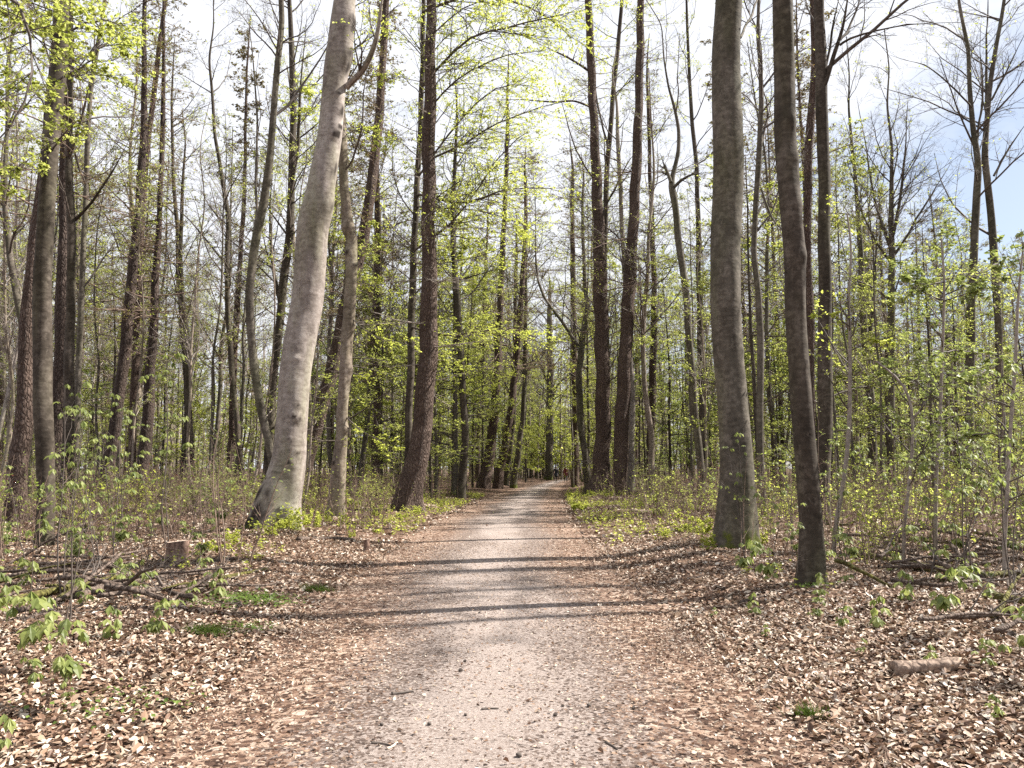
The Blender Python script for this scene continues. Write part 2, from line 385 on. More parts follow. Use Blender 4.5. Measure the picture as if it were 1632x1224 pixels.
def crown_build(mb, P, r, g, kind, n1, z0, leaf, dens=1.0, L1=3.5, h0=0.0, lsize=.075, limbs=None, rm=1.0):
    """branches, twigs and leaves grown from a trunk centre line (and from given limbs)"""
    zt = P[-1, 2]
    lo = h0 + z0
    if n1 > 0 and zt > lo:
        zz = np.sort(g.uniform(0, 1, n1)) ** .9 * (zt - lo) * .97 + lo
        i = np.clip(np.searchsorted(P[:, 2], zz), 1, len(P) - 1)
        f = ((zz - P[i - 1, 2]) / (P[i, 2] - P[i - 1, 2] + 1e-6)).clip(0, 1)[:, None]
        p = P[i - 1] * (1 - f) + P[i] * f; rr = r[i]
        az = g.uniform(0, 2 * PI, n1)
        rel = (zz - lo) / (zt - lo + 1e-6)
        if kind == 'conifer':
            el = g.normal(-.05, .16, n1) + rel * .25; L = L1 * (1.05 - .75 * rel) * g.uniform(.45, 1.25, n1); up = .012; wob = .07
        elif kind == 'tier':
            el = g.normal(.22, .15, n1); L = L1 * (1.1 - .6 * rel) * g.uniform(.6, 1.2, n1); up = -.02; wob = .1
        else:
            el = g.normal(.75, .22, n1); L = L1 * (1.15 - .6 * rel) * g.uniform(.5, 1.3, n1); up = .05; wob = .13
        d = np.stack([np.cos(az) * np.cos(el), np.sin(az) * np.cos(el), np.sin(el)], -1)
        r0 = np.minimum(rr * .5, (.010 + .0085 * L) * (.75 if kind == 'conifer' else 1))
        B1, R1 = walk(p, d, L[:, None], r0, 8, up, g, wob)
        sets = [(B1, R1)]
    else: sets = []
    if limbs is not None: sets += limbs
    for (B1, R1) in sets:
        mb.add(*tubes(B1, R1, 4))
        if kind == 'conifer':
            B2, R2 = child(B1, R1, int(9 * dens), .15, .98, .32, .95, .35, -.01, 4, .45, g, .1, .002 * rm)
            mb.add(*tubes(B2, R2, 3))
            B3, R3 = child(B2, R2, 4, .1, 1, .5, .8, .6, .0, 2, .6, g, .1, .0016 * rm)
            mb.add(*tubes(B3, R3, 3))
            lp, ld = pick_leaves(np.concatenate([B3]), leaf, g)
            ls = lsize * g.uniform(.6, 1.4, len(lp)); mb.add(*diamonds(lp, ld, ls, ls * .28, g, .9), 1, False)
        else:
            fl = .25 if kind == 'tier' else .8
            B2, R2 = child(B1, R1, int(8 * dens), .2, 1, .5, .75, fl, .02 if kind != 'tier' else -.015, 6, .5, g, .13, .0025 * rm)
            mb.add(*tubes(B2, R2, 3))
            B3, R3 = child(B2, R2, 6, .15, 1, .5, .75, fl, .02 if kind != 'tier' else -.01, 4, .55, g, .14, .0018 * rm)
            mb.add(*tubes(B3, R3, 3))
            if leaf > 0:
                lp, ld = pick_leaves(B3, leaf, g, .15); ls = lsize * g.uniform(.6, 1.35, len(lp))
                mb.add(*diamonds(lp, ld, ls, ls * .36, g, .45), 1, False)
            if kind == 'bare':
                B4, R4 = child(B3, R3, 3, .2, 1, .55, .7, .9, .02, 3, .7, g, .1, .0016 * rm); mb.add(*tubes(B4, R4, 3))
    return mb

ALLTREES = []
def traced_tree(name, label, D, bk, pts, cat='tree', H=23., crown=None, limbs=(), sprays=(), bumps=(), group=None, sides=14, flare=.18, lump=.04, seed=None, stop=False, ws=.88, leafm='leaf', twm=None):
    twm = twm or ('twigr' if bk in ('larch', 'spruce') else 'twig')
    g = np.random.default_rng(abs(hash(label)) % 10000 if seed is None else seed)
    pts = sorted(pts, key=lambda p: -p[1])
    C = []; R = []
    for (px, py, w) in pts:
        p, k = at(px, py, D); C.append(p); R.append(w * ws / 2 / F * k)
    bx = C[0][0] - (C[1][0] - C[0][0]) / (C[1][2] - C[0][2] + 1e-6) * max(0, C[0][2] - .1) * .5
    h0 = float(hgt(bx, D))
    C = [c for c in C]; 
    keep = [i for i in range(len(C)) if C[i][2] > h0 + .12]
    C = [C[i] for i in keep]; R = [R[i] for i in keep]
    base = np.array([bx, D, h0 - .2]); C.insert(0, base); R.insert(0, R[0] * 1.03)
    C = np.array(C); R = np.array(R)
    H = max(H, C[-1][2] + 5)
    if not stop:
        d = C[-1] - C[-2]; d = nrm(d * np.array([.6, 1, 1])); top = C[-1]; rt = R[-1]; ex = H - top[2]
        E = [top + d * ex * q + np.array([g.normal(0, .12), g.normal(0, .12), 0]) for q in (.33, .66, 1.0)]
        C = np.vstack([C, E]); R = np.concatenate([R, [rt * .75, rt * .5, .02]])
    if D > 20: C[:, 1] += np.linspace(0, 1, len(C)) * g.normal(0, .3)
    org = np.array([bx, D, h0])
    root = thing(name, label, cat, org, 0, group)
    bb = [(at(0, by, D)[0][2] - h0, an, amp, sz, sc, 1.0 if not rest else rest[0]) for (by, an, amp, sz, sc, *rest) in bumps]
    V, Q, scar, P, r = trunk_mesh(C - org, R, g, sides, lump, flare, bb, 0.0, .05 if len(bb) else .16, 420 if len(bb) else 120)
    obj('trunk', MB().add(V, Q, 0, True, scar).mesh('trunk', [M[bk]], 'scar'), root)
    LB = []
    for lm in limbs:
        a = np.array([at(px, py, D + dd)[0] for (px, py, w, dd) in lm]) - org; ra = np.array([w / 2 / F * D for (_, _, w, _) in lm])
        n = 12; s = np.linspace(0, len(a) - 1, n); LP = np.stack([np.interp(s, range(len(a)), a[:, k]) for k in range(3)], -1); LR = np.interp(s, range(len(a)), ra) * ws * .85
        LP[1:-1] = (LP[:-2] + 2 * LP[1:-1] + LP[2:]) / 4
        LP[1:-1] += g.normal(0, .02, (n - 2, 3)); LR *= np.clip((1 - np.linspace(0, 1, n)) * 2.2 + .12, 0, 1)
        ext = nrm((LP[-1] - LP[-2])[None])[0]; LP[-1] += ext * .5
        v, q, sc_, _, _ = trunk_mesh(LP, LR, g, 8, .06, 0.0, (), -9)
        obj('limb', MB().add(v, q, 0, True, sc_).mesh('limb', [M[bk]], 'scar'), root)
        s8 = np.linspace(0, n - 1, 8); LB.append((np.stack([np.interp(s8, range(n), LP[:, k]) for k in range(3)], -1)[None], np.interp(s8, range(n), LR)[None] * .9))
    mb = MB()
    c = dict(kind='beech', n1=14, z0=9., leaf=1.5, dens=1.0, L1=3.2, lsize=.075); c.update(crown or {})
    lim = [(np.concatenate([b[0] for b in LB]), np.concatenate([b[1] for b in LB]))] if LB else None
    if c['n1'] > 0 or lim: crown_build(mb, P, r, g, c['kind'], c['n1'], c['z0'], c['leaf'], c['dens'], c['L1'], 0.0, c['lsize'], lim, min(2.6, max(1., D / 16)))
    for sp in sprays:                                   # leafy side boughs: list of px points + end depth offset + leaf rate
        pl, dd, lr = sp[0], sp[1], sp[2]
        m = len(pl); a = np.array([at(px, py, D + dd * i / max(1, m - 1))[0] for i, (px, py) in enumerate(pl)]) - org
        s = np.linspace(0, m - 1, 9); B1 = np.stack([np.interp(s, range(m), a[:, k]) for k in range(3)], -1)
        B1[1:-1] = (B1[:-2] + 2 * B1[1:-1] + B1[2:]) / 4; B1 = B1 + g.normal(0, .015, B1.shape)
        L = np.linalg.norm(np.diff(B1, axis=0), axis=1).sum()
        B1 = B1[None]; R1 = (np.linspace(1, .25, 9) * (.008 + .006 * L))[None]
        mb.add(*tubes(B1, R1, 5))
        B2, R2 = child(B1, R1, max(6, int(7 * L)), .1, 1, .40, .8, .22, -.02, 6, .5, g, .1, .002); mb.add(*tubes(B2, R2, 3))
        B3, R3 = child(B2, R2, 5, .1, 1, .5, .75, .25, -.02, 4, .6, g, .1, .0015); mb.add(*tubes(B3, R3, 3))
        lp, ld = pick_leaves(B3, lr * 1.5, g, .1); ls = c['lsize'] * g.uniform(.7, 1.4, len(lp))
        if len(lp): mb.add(*diamonds(lp, ld, ls, ls * .36, g, .5), 1, False)
    if mb.n: obj('crown', mb.mesh('crown', [M[twm], M[leafm]]), root)
    ALLTREES.append((org[0], D)); return root

CON = dict(kind='conifer', n1=85, z0=5., leaf=2.2, dens=1.25, L1=3.0, lsize=.085)
def con(**k): d = dict(CON); d.update(k); return d
def bee(**k): d = dict(kind='beech', n1=24, z0=8., leaf=3.6, dens=1.15, L1=3.6, lsize=.06); d.update(k); return d
def bare(**k): d = dict(kind='bare', n1=26, z0=6., leaf=0.25, dens=1.1, L1=3.8, lsize=.07); d.update(k); return d

# --- left of the path
traced_tree('beech_tree', 'thick pale grey beech leaning right, beside the path on the left', 18.2, 'pale',
    [(443, 840, 84), (446, 800, 74), (456, 740, 64), (463, 690, 59), (469, 640, 57), (475, 580, 57), (482, 520, 57), (488, 460, 57), (497, 400, 57), (505, 350, 51), (514, 280, 48), (523, 210, 45), (533, 140, 42), (541, 70, 40), (548, 0, 38)],
    H=24, crown=bee(n1=10, z0=14, L1=4.5), limbs=[[(552, 140, 15, 0), (570, 122, 14, -.2), (588, 100, 13, -.4), (600, 60, 12, -.6), (607, 20, 11, -.8), (612, -40, 10, -1.0)]],
    bumps=[(218, -.75, .05, .17, 1.2), (205, -.6, .05, .14, 1), (272, -.45, .06, .22, .55, 3.5), (90, -.2, .10, .2, .8, 2), (40, -.25, .10, .22, 1, 2), (155, -1.0, .03, .13, .8, .6), (110, -.35, .05, .2, .6, 3), (180, -.5, .05, .14, .8, 2.5), (330, -.35, .05, .16, .5, 3),
           (575, -1.35, .04, .10, .7, .6), (665, -1.2, .03, .1, 1), (668, -.9, .03, .1, .9), (648, -1.1, .01, .3, .6, .12), (700, -1.4, .01, .4, .6, .1), (560, -1.6, .01, .35, .5, .1), (470, -1.2, .01, .3, .6, .1), (410, -1.0, .01, .3, .6, .1), (352, -1.5, .01, .3, .5, .1), (505, -2.1, .01, .3, .5, .12), (610, -2.0, .01, .3, .5, .12), (300, -1.7, .01, .25, .5, .12), (240, -1.9, .01, .25, .5, .12), (735, -1.2, .02, .09, 1), (752, -1.8, .01, .3, .5, .12), (720, -.8, .02, .08, 1),
           (355, -2.9, .06, .5, 0), (832, -1.3, .06, .26, 1), (810, -1.15, .05, .16, .9), (820, -2.3, .03, .5, .95), (842, -2.9, .03, .5, 1), (790, -2.7, .02, .32, .7, 1.6), (785, -2.0, .05, .22, .6), (330, -.1, .04, .35, 0)],
    sides=44, ws=.85, flare=.3, lump=.03, seed=3)
traced_tree('knobbly_beech', 'narrow knobbly beech trunk with swollen branch scars, just right of the thick pale beech', 25, 'tan',
    [(533, 818, 34), (538, 760, 27), (545, 690, 22), (548, 640, 21), (551, 590, 22), (555, 520, 20), (560, 450, 20), (562, 380, 20), (555, 345, 20), (549, 300, 17), (547, 240, 16), (547, 190, 12)],
    H=14, crown=bee(n1=6, z0=8, leaf=2), bumps=[(685, -.4, .07, .14, 1), (738, -2.2, .06, .14, 1), (590, 0, .07, .15, 1), (520, 0, .06, .16, 0), (405, -2.2, .07, .18, 1), (365, -2.6, .1, .25, 0), (425, -.8, .06, .12, 1)],
    sprays=[([(550, 215), (575, 205), (605, 210)], -1.5, 4), ([(552, 500), (600, 540), (650, 548)], -1, 4), ([(552, 590), (580, 600), (610, 595)], 1, 4), ([(548, 660), (580, 690), (625, 712)], -1, 4), ([(550, 440), (590, 455), (640, 470)], 1, 3)], leafm='lime', lump=.07, seed=5, sides=24)
traced_tree('larch_tree', 'stout reddish larch with a curved foot on the left path edge beyond the pale beech', 27.5, 'larch',
    [(650, 808, 50), (657, 775, 47), (667, 720, 43), (676, 650, 40), (681, 580, 37), (684, 510, 34), (684, 440, 31), (683, 360, 28), (683, 280, 26), (684, 200, 25), (686, 100, 22), (687, 0, 19)],
    H=26, crown=con(n1=60, z0=4, L1=2.6, leaf=.4), sides=22, flare=.36, seed=7, ws=.8,
    sprays=[([(690, 455), (720, 440), (760, 452)], -2, 0)], twm='twigp')
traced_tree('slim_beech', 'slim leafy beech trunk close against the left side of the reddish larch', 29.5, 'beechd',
    [(652, 790, 14), (650, 700, 14), (654, 600, 14), (656, 500, 13), (659, 400, 12), (664, 300, 11), (670, 200, 10), (673, 100, 9), (675, 0, 8)],
    H=22, crown=bee(n1=18, z0=7, leaf=8, L1=3.2, lsize=.056), leafm='lime', seed=9,
    sprays=[([(672, 190), (720, 130), (790, 90), (870, 80)], -3, 9), ([(672, 260), (740, 230), (800, 190), (900, 160)], -4, 9), ([(668, 310), (740, 330), (800, 300), (880, 300)], -5, 9), ([(664, 330), (720, 330), (790, 340), (860, 370)], -2, 9), ([(660, 420), (700, 420), (770, 410), (830, 380)], 0, 9), ([(672, 100), (720, 50), (790, 20)], 0, 7), ([(655, 520), (720, 540), (790, 520), (860, 545)], -3, 9), ([(655, 560), (700, 560), (740, 580)], 2, 6), ([(658, 450), (620, 440), (585, 450)], -1, 7), ([(672, 70), (740, 10), (830, -20)], -2, 9), ([(672, 20), (760, -15), (860, 15), (910, 60)], -5, 9), ([(670, 140), (740, 60), (820, 40), (900, 20)], -6, 9), ([(668, 280), (730, 190), (800, 130), (860, 140)], -1, 9), ([(660, 400), (730, 350), (800, 240), (840, 210)], -3, 9), ([(673, 90), (630, 40), (590, 30)], -2, 6), ([(666, 250), (630, 220), (590, 240)], -1, 7), ([(670, 150), (640, 120), (600, 130)], -1, 6)])
traced_tree('larch_tree', 'dark larch leaning right, its trunk rising from behind the thick pale beech', 34, 'larch',
    [(478, 760, 30), (493, 710, 28), (512, 650, 26), (530, 580, 25), (545, 510, 25), (562, 440, 24), (578, 370, 22), (590, 300, 19), (598, 220, 17), (606, 130, 15), (611, 50, 12), (612, 0, 11)],
    H=25, crown=con(n1=60, z0=8, L1=3.0, leaf=1.6), seed=13, leafm='olive')
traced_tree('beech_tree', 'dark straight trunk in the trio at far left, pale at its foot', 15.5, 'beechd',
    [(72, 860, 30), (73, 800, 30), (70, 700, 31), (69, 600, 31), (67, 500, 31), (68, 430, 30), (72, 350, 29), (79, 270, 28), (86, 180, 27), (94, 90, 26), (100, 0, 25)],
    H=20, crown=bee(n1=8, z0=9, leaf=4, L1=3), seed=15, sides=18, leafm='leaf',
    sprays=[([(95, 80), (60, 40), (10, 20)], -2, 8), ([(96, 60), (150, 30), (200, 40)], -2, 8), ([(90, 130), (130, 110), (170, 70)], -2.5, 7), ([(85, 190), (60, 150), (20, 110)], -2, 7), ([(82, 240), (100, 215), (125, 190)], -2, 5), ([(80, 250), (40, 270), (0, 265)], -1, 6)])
traced_tree('larch_tree', 'rough barked trunk leaning at the left edge, left of the straight dark trunk', 21, 'larch',
    [(25, 815, 34), (33, 740, 33), (40, 650, 31), (46, 560, 28), (51, 480, 26), (60, 400, 24), (70, 320, 22), (80, 240, 20), (92, 120, 18), (102, 0, 16)], H=22, crown=con(n1=40, z0=8, leaf=1.2), seed=17)
traced_tree('spruce_tree', 'grey scaly trunk standing right behind the straight dark trunk at far left', 24, 'spruce',
    [(86, 800, 25), (90, 700, 25), (94, 600, 24), (97, 500, 22), (99, 400, 20), (101, 300, 18), (101, 200, 16), (104, 100, 14), (106, 0, 12)], H=24, crown=con(n1=45, z0=9, leaf=1.5), seed=19, leafm='olive')
traced_tree('beech_tree', 'smooth narrow trunk with a forked bough, rightmost in the far left cluster', 23, 'beechd',
    [(106, 800, 19), (109, 700, 18), (112, 600, 17), (115, 500, 16), (116, 420, 15), (117, 350, 14), (114, 280, 12), (114, 200, 11), (117, 100, 10), (118, 0, 9)], H=20, crown=bare(n1=12, z0=8), seed=21,
    limbs=[[(118, 352, 8, 0), (140, 330, 6, -.3), (165, 295, 5, -.6), (185, 265, 4, -.8), (205, 225, 3, -1.0)]])
traced_tree('slender_beech', 'slender mossy stem between the far left cluster and the knotty spruce pair', 30, 'beech',
    [(118, 760, 10), (124, 600, 10), (129, 450, 10), (133, 350, 9), (136, 250, 9), (140, 150, 8), (152, 70, 7), (163, 0, 5)], H=22, crown=bee(n1=16, z0=8, leaf=2.5), seed=23)
traced_tree('spruce_tree', 'knotty dark spruce leaning right, left one of the knotty pair', 33, 'spruce',
    [(170, 755, 22), (180, 690, 21), (192, 610, 20), (201, 520, 19), (208, 440, 17), (217, 350, 15), (224, 260, 13), (227, 160, 11), (226, 80, 9), (226, 0, 7)], H=27, crown=con(n1=90, z0=6, L1=2.4, leaf=.6, dens=.9), seed=25)
traced_tree('larch_tree', 'thin larch crossing behind the knotty spruce and leaning away to the right', 37, 'larch',
    [(209, 755, 14), (212, 680, 14), (216, 580, 13), (219, 480, 12), (225, 380, 11), (231, 280, 10), (242, 180, 9), (254, 80, 8), (264, 0, 7)], H=27, crown=con(n1=70, z0=8, L1=3.0, leaf=1.6), seed=27, leafm='olive')
traced_tree('spruce_tree', 'knotty dark spruce leaning right, right one of the knotty pair', 34, 'spruce',
    [(227, 765, 22), (233, 690, 20), (238, 620, 19), (243, 540, 16), (247, 460, 13), (252, 370, 10), (256, 280, 9), (259, 190, 8), (260, 90, 6), (260, 0, 5)], H=27, crown=con(n1=100, z0=7, L1=3.2, leaf=1.6), seed=29, leafm='olive')
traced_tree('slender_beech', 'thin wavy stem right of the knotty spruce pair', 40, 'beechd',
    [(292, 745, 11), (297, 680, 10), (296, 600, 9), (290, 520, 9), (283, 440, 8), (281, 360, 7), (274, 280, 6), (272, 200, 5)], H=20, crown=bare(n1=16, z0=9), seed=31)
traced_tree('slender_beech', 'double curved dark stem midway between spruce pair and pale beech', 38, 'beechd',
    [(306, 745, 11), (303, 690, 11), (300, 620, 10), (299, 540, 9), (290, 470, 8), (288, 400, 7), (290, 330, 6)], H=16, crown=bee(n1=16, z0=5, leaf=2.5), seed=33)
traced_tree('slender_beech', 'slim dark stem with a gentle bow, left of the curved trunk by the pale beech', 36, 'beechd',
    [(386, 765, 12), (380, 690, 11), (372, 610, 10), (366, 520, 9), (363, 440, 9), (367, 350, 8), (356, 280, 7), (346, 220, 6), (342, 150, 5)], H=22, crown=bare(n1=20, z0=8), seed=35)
traced_tree('beech_tree', 'strongly curved smooth trunk with a white lit foot, against the left of the pale beech', 25, 'beech',
    [(437, 750, 17), (428, 695, 17), (418, 650, 18), (408, 590, 18), (402, 520, 19), (402, 470, 19), (411, 400, 19), (424, 340, 18), (436, 260, 16), (444, 190, 15), (449, 120, 14), (457, 50, 12), (456, 0, 11)], H=22, crown=bare(n1=16, z0=12, L1=3.5), seed=37, ws=.7,
    limbs=[[(412, 372, 9, 0), (408, 320, 8, .4), (408, 250, 7, .7), (412, 180, 6, 1.), (404, 90, 5, 1.2), (392, 0, 4, 1.4)]])
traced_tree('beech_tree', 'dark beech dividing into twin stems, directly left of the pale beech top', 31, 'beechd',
    [(424, 770, 16), (430, 680, 15), (436, 600, 15), (444, 520, 15), (452, 450, 15), (460, 380, 14), (464, 300, 13), (466, 220, 12), (466, 120, 11), (462, 40, 9), (460, 0, 8)], H=23, crown=bare(n1=20, z0=9, L1=3.8), seed=39,
    limbs=[[(446, 478, 10, 0), (440, 450, 9, .2), (432, 420, 8, .4), (430, 340, 7, .6), (436, 250, 6, .8)], [(462, 320, 8, 0), (475, 240, 7, -.3), (478, 150, 6, -.5), (488, 40, 5, -.7)]],
    sprays=[([(462, 200), (480, 170), (505, 180)], -2, 5), ([(462, 150), (480, 140), (500, 150)], -2, 5)], leafm='lime')
traced_tree('slender_beech', 'curved thin stem touching the left border with a pale side branch', 26, 'beech',
    [(40, 800, 12), (44, 700, 12), (43, 600, 12), (37, 530, 12), (27, 475, 11), (14, 400, 10), (7, 330, 9), (8, 260, 8), (12, 180, 7)], H=16, crown=bee(n1=18, z0=5, leaf=2.5), seed=41)

# --- middle, along the far path
traced_tree('beech_tree', 'sinuous dark trunk on the left verge past the stout larch', 40, 'beechd',
    [(735, 782, 16), (740, 735, 13), (741, 690, 13), (739, 640, 13), (735, 580, 13), (731, 520, 13), (727, 460, 12), (722, 400, 10), (722, 320, 8), (726, 240, 6)], H=22, crown=bee(n1=20, z0=9, leaf=3), seed=43)
traced_tree('larch_tree', 'dark swept-footed larch at the far left bend, front of its row', 56, 'larch',
    [(772, 772, 24), (776, 745, 20), (784, 700, 17), (790, 640, 15), (793, 580, 14), (796, 510, 13), (799, 440, 11), (803, 360, 9), (807, 270, 8), (809, 180, 6)], H=28, crown=con(n1=120, z0=8, leaf=2.0, L1=4.0), seed=45)
traced_tree('larch_tree', 'dark larch leaning right, second in the row at the far left bend', 61, 'larch',
    [(793, 770, 18), (800, 735, 15), (809, 690, 14), (817, 630, 13), (823, 570, 12), (829, 500, 11), (834, 430, 9), (838, 350, 7)], H=27, crown=con(n1=120, z0=8, leaf=2.2, L1=4.4), seed=47, leafm='olive')
traced_tree('beech_tree', 'slim dark trunk behind the two swept larches at the far bend', 68, 'beechd',
    [(806, 765, 11), (812, 720, 10), (817, 680, 10), (820, 620, 9), (821, 540, 8), (822, 440, 7)], H=24, crown=bee(n1=24, z0=6, leaf=3), seed=49)
traced_tree('beech_tree', 'bent trunk with a white lit foot, nearest the path end on the left', 64, 'beech',
    [(819, 768, 13), (823, 740, 11), (828, 705, 10), (833, 665, 9), (836, 620, 9), (837, 560, 8), (838, 480, 7)], H=26, crown=bee(n1=50, z0=8, leaf=4, L1=5), seed=51)
traced_tree('beech_tree', 'great grey beech with spreading boughs closing the far end of the path', 108, 'beech',
    [(874, 765, 20), (875, 745, 15), (876, 700, 13), (877, 640, 13), (877, 590, 12), (876, 540, 11), (876, 490, 9)], H=27, crown=bare(n1=46, z0=8, L1=8, leaf=1.2), seed=53,
    limbs=[[(878, 640, 6, 0), (890, 610, 5, 0), (905, 600, 4, 0), (925, 575, 3, 0)], [(874, 610, 6, 0), (860, 580, 5, 0), (845, 540, 3, 0)]])
traced_tree('larch_tree', 'straight dark larch at the right edge of the path beside the walkers', 66, 'larch',
    [(917, 775, 17), (917, 750, 14), (917, 700, 12), (917, 640, 11), (915, 560, 11), (914, 480, 10), (913, 400, 9), (912, 300, 7)], H=27, crown=con(n1=130, z0=8, leaf=2.5, L1=4.6), seed=55, leafm='olive')
traced_tree('beech_tree', 'forked beech with a lit curved foot, between straight larch and stout larch on the right', 55, 'beech',
    [(938, 772, 14), (933, 735, 12), (927, 690, 12), (923, 640, 12), (923, 590, 12), (926, 555, 12), (931, 520, 9), (935, 490, 8), (931, 440, 7), (928, 360, 6)], H=24, crown=bare(n1=34, z0=8, L1=4.6, leaf=1.0), seed=57,
    limbs=[[(925, 556, 8, 0), (908, 530, 7, .2), (888, 500, 6.5, .4), (868, 480, 6, .6), (856, 450, 5.5, .8), (852, 410, 5, 1.), (856, 340, 4, 1.2), (850, 280, 3, 1.3)]])
traced_tree('larch_tree', 'stout straight larch on the right path edge left of the leaning one', 44, 'larch',
    [(953, 782, 44), (957, 760, 34), (960, 720, 28), (961, 660, 26), (960, 590, 26), (958, 510, 25), (956, 430, 24), (953, 340, 20), (949, 250, 17), (944, 150, 15), (940, 60, 14), (938, 0, 13)],
    H=29, crown=con(n1=90, z0=9, L1=4.4, leaf=1.2), seed=59, sides=20,
    limbs=[[(945, 172, 5, 0), (920, 160, 4, -1), (880, 163, 3.5, -2), (830, 158, 3, -3), (775, 158, 2, -4)], [(942, 115, 6, 0), (920, 100, 5, -.5), (890, 85, 4, -1), (860, 70, 3, -1.5)], [(952, 292, 4, 0), (935, 270, 3.5, -.4), (915, 235, 3, -.8), (900, 180, 2.5, -1.2), (880, 110, 2, -1.5)]])
traced_tree('larch_tree', 'stout larch leaning right on the right side of the path, beside the straight stout one', 43, 'larch',
    [(987, 785, 34), (988, 750, 28), (990, 700, 26), (993, 640, 25), (997, 560, 24), (1002, 480, 23), (1007, 400, 21), (1012, 320, 19), (1016, 240, 17), (1019, 150, 15), (1021, 70, 14), (1022, 0, 13)], H=29, crown=con(n1=80, z0=11, L1=3.8, leaf=1.0), seed=61, sides=20)
traced_tree('beech_tree', 'gleaming white lit beech trunk squeezed behind the leaning stout larch', 44.5, 'pale',
    [(1005, 775, 16), (1006, 740, 13), (1007, 690, 12), (1008, 640, 11), (1006, 590, 11), (1003, 540, 10), (1000, 480, 9), (994, 400, 8), (990, 300, 8), (985, 200, 7)], H=22, crown=bare(n1=14, z0=12), seed=63)
traced_tree('beech_tree', 'tall slim beech with upswept boughs rising between the two stout larches', 46, 'beechd',
    [(968, 780, 12), (966, 700, 11), (963, 600, 10), (963, 480, 10), (964, 380, 10), (967, 275, 9), (974, 190, 9), (981, 110, 8), (990, 20, 7), (992, 0, 7)], H=28, crown=bare(n1=16, z0=15, L1=4), seed=65,
    limbs=[[(969, 235, 5, 0), (955, 180, 4, .3), (945, 110, 3.5, .6), (935, 40, 3, .9)], [(965, 330, 5, 0), (985, 290, 4, -.3), (1000, 260, 3, -.6), (1015, 240, 2, -.8)]])
traced_tree('spruce_tree', 'dark scaly trunk standing alone just right of the leaning stout larch', 48, 'larch',
    [(1033, 775, 18), (1036, 740, 15), (1038, 690, 14), (1040, 620, 13), (1042, 540, 12), (1043, 460, 10), (1040, 370, 9), (1036, 270, 7), (1034, 170, 6)], H=26, crown=con(n1=60, z0=9, L1=3, leaf=1.5), seed=67, leafm='olive')

# --- right of the path
traced_tree('beech_tree', 'pale crooked beech with a knobbed fork, midway between larches and big grey trunk', 36, 'beech',
    [(1118, 755, 14), (1112, 700, 13), (1106, 640, 13), (1101, 570, 13), (1096, 490, 13), (1089, 430, 12), (1081, 370, 12), (1076, 320, 12), (1072, 300, 15), (1070, 288, 11), (1076, 270, 8), (1083, 240, 7), (1083, 200, 6), (1075, 160, 5), (1068, 140, 4)], H=16, crown=bare(n1=4, z0=15), seed=69,
    limbs=[[(1069, 290, 8, 0), (1064, 275, 7, 0), (1059, 264, 7, 0), (1057, 260, 5, 0)], [(1075, 298, 7, 0), (1086, 285, 6, -.2), (1100, 278, 4.5, -.4), (1130, 275, 3, -.6)]],
    sprays=[([(1098, 500), (1070, 480), (1045, 475)], -2, 5), ([(1100, 540), (1060, 540), (1030, 545)], -2, 5), ([(1102, 520), (1130, 500), (1165, 490)], 2, 5)])
traced_tree('slender_beech', 'straight slim stem rising behind the crooked knob-forked beech', 42, 'beechd',
    [(1122, 745, 11), (1119, 650, 11), (1116, 550, 10), (1114, 450, 9), (1113, 350, 9), (1111, 270, 8), (1104, 200, 7), (1099, 120, 6), (1096, 40, 5)], H=26, crown=bee(n1=22, z0=8, leaf=2.5), seed=71,
    sprays=[([(1114, 420), (1080, 410), (1045, 420)], -3, 6), ([(1114, 380), (1090, 360), (1050, 365)], -2, 5)])
traced_tree('beech_tree', 'big smooth grey brown beech right of the path, lime shrubs at its foot', 15, 'beech',
    [(1176, 864, 70), (1177, 825, 61), (1175, 770, 54), (1170, 700, 50), (1165, 640, 48), (1161, 560, 49), (1158, 480, 50), (1157, 400, 49), (1158, 300, 49), (1159, 200, 47), (1160, 100, 45), (1160, 0, 43)], H=23, crown=bee(n1=12, z0=12, L1=5, leaf=1.5), seed=73, sides=30, lump=.022, flare=.2, ws=.97,
    bumps=[(190, -.6, .02, .12, 0), (370, -.7, .025, .12, 0), (560, -.5, .02, .1, 0)],
    limbs=[[(1180, 60, 6, 0), (1200, 20, 5, 1), (1215, -30, 4, 2)]])
traced_tree('beech_tree', 'dark trunk with wrinkled bark folds, nearest of all on the right, standing in fallen leaves', 10.2, 'beechd',
    [(1294, 922, 40), (1294, 880, 36), (1291, 830, 34), (1286, 770, 36), (1281, 700, 36), (1277, 620, 36), (1272, 540, 35), (1267, 470, 35), (1264, 400, 35), (1259, 330, 34), (1256, 260, 35), (1252, 200, 33), (1249, 120, 32), (1247, 0, 32)], H=19, crown=bee(n1=10, z0=8.5, L1=4, leaf=1.5), seed=75, sides=30, lump=.05, flare=.3, ws=.95,
    bumps=[(195, -1.2, .03, .12, 0), (410, -1.0, .03, .1, 0), (255, -1.0, .02, .1, 0), (330, -.3, .02, .1, 0), (580, -1.2, .015, .06, 1)])
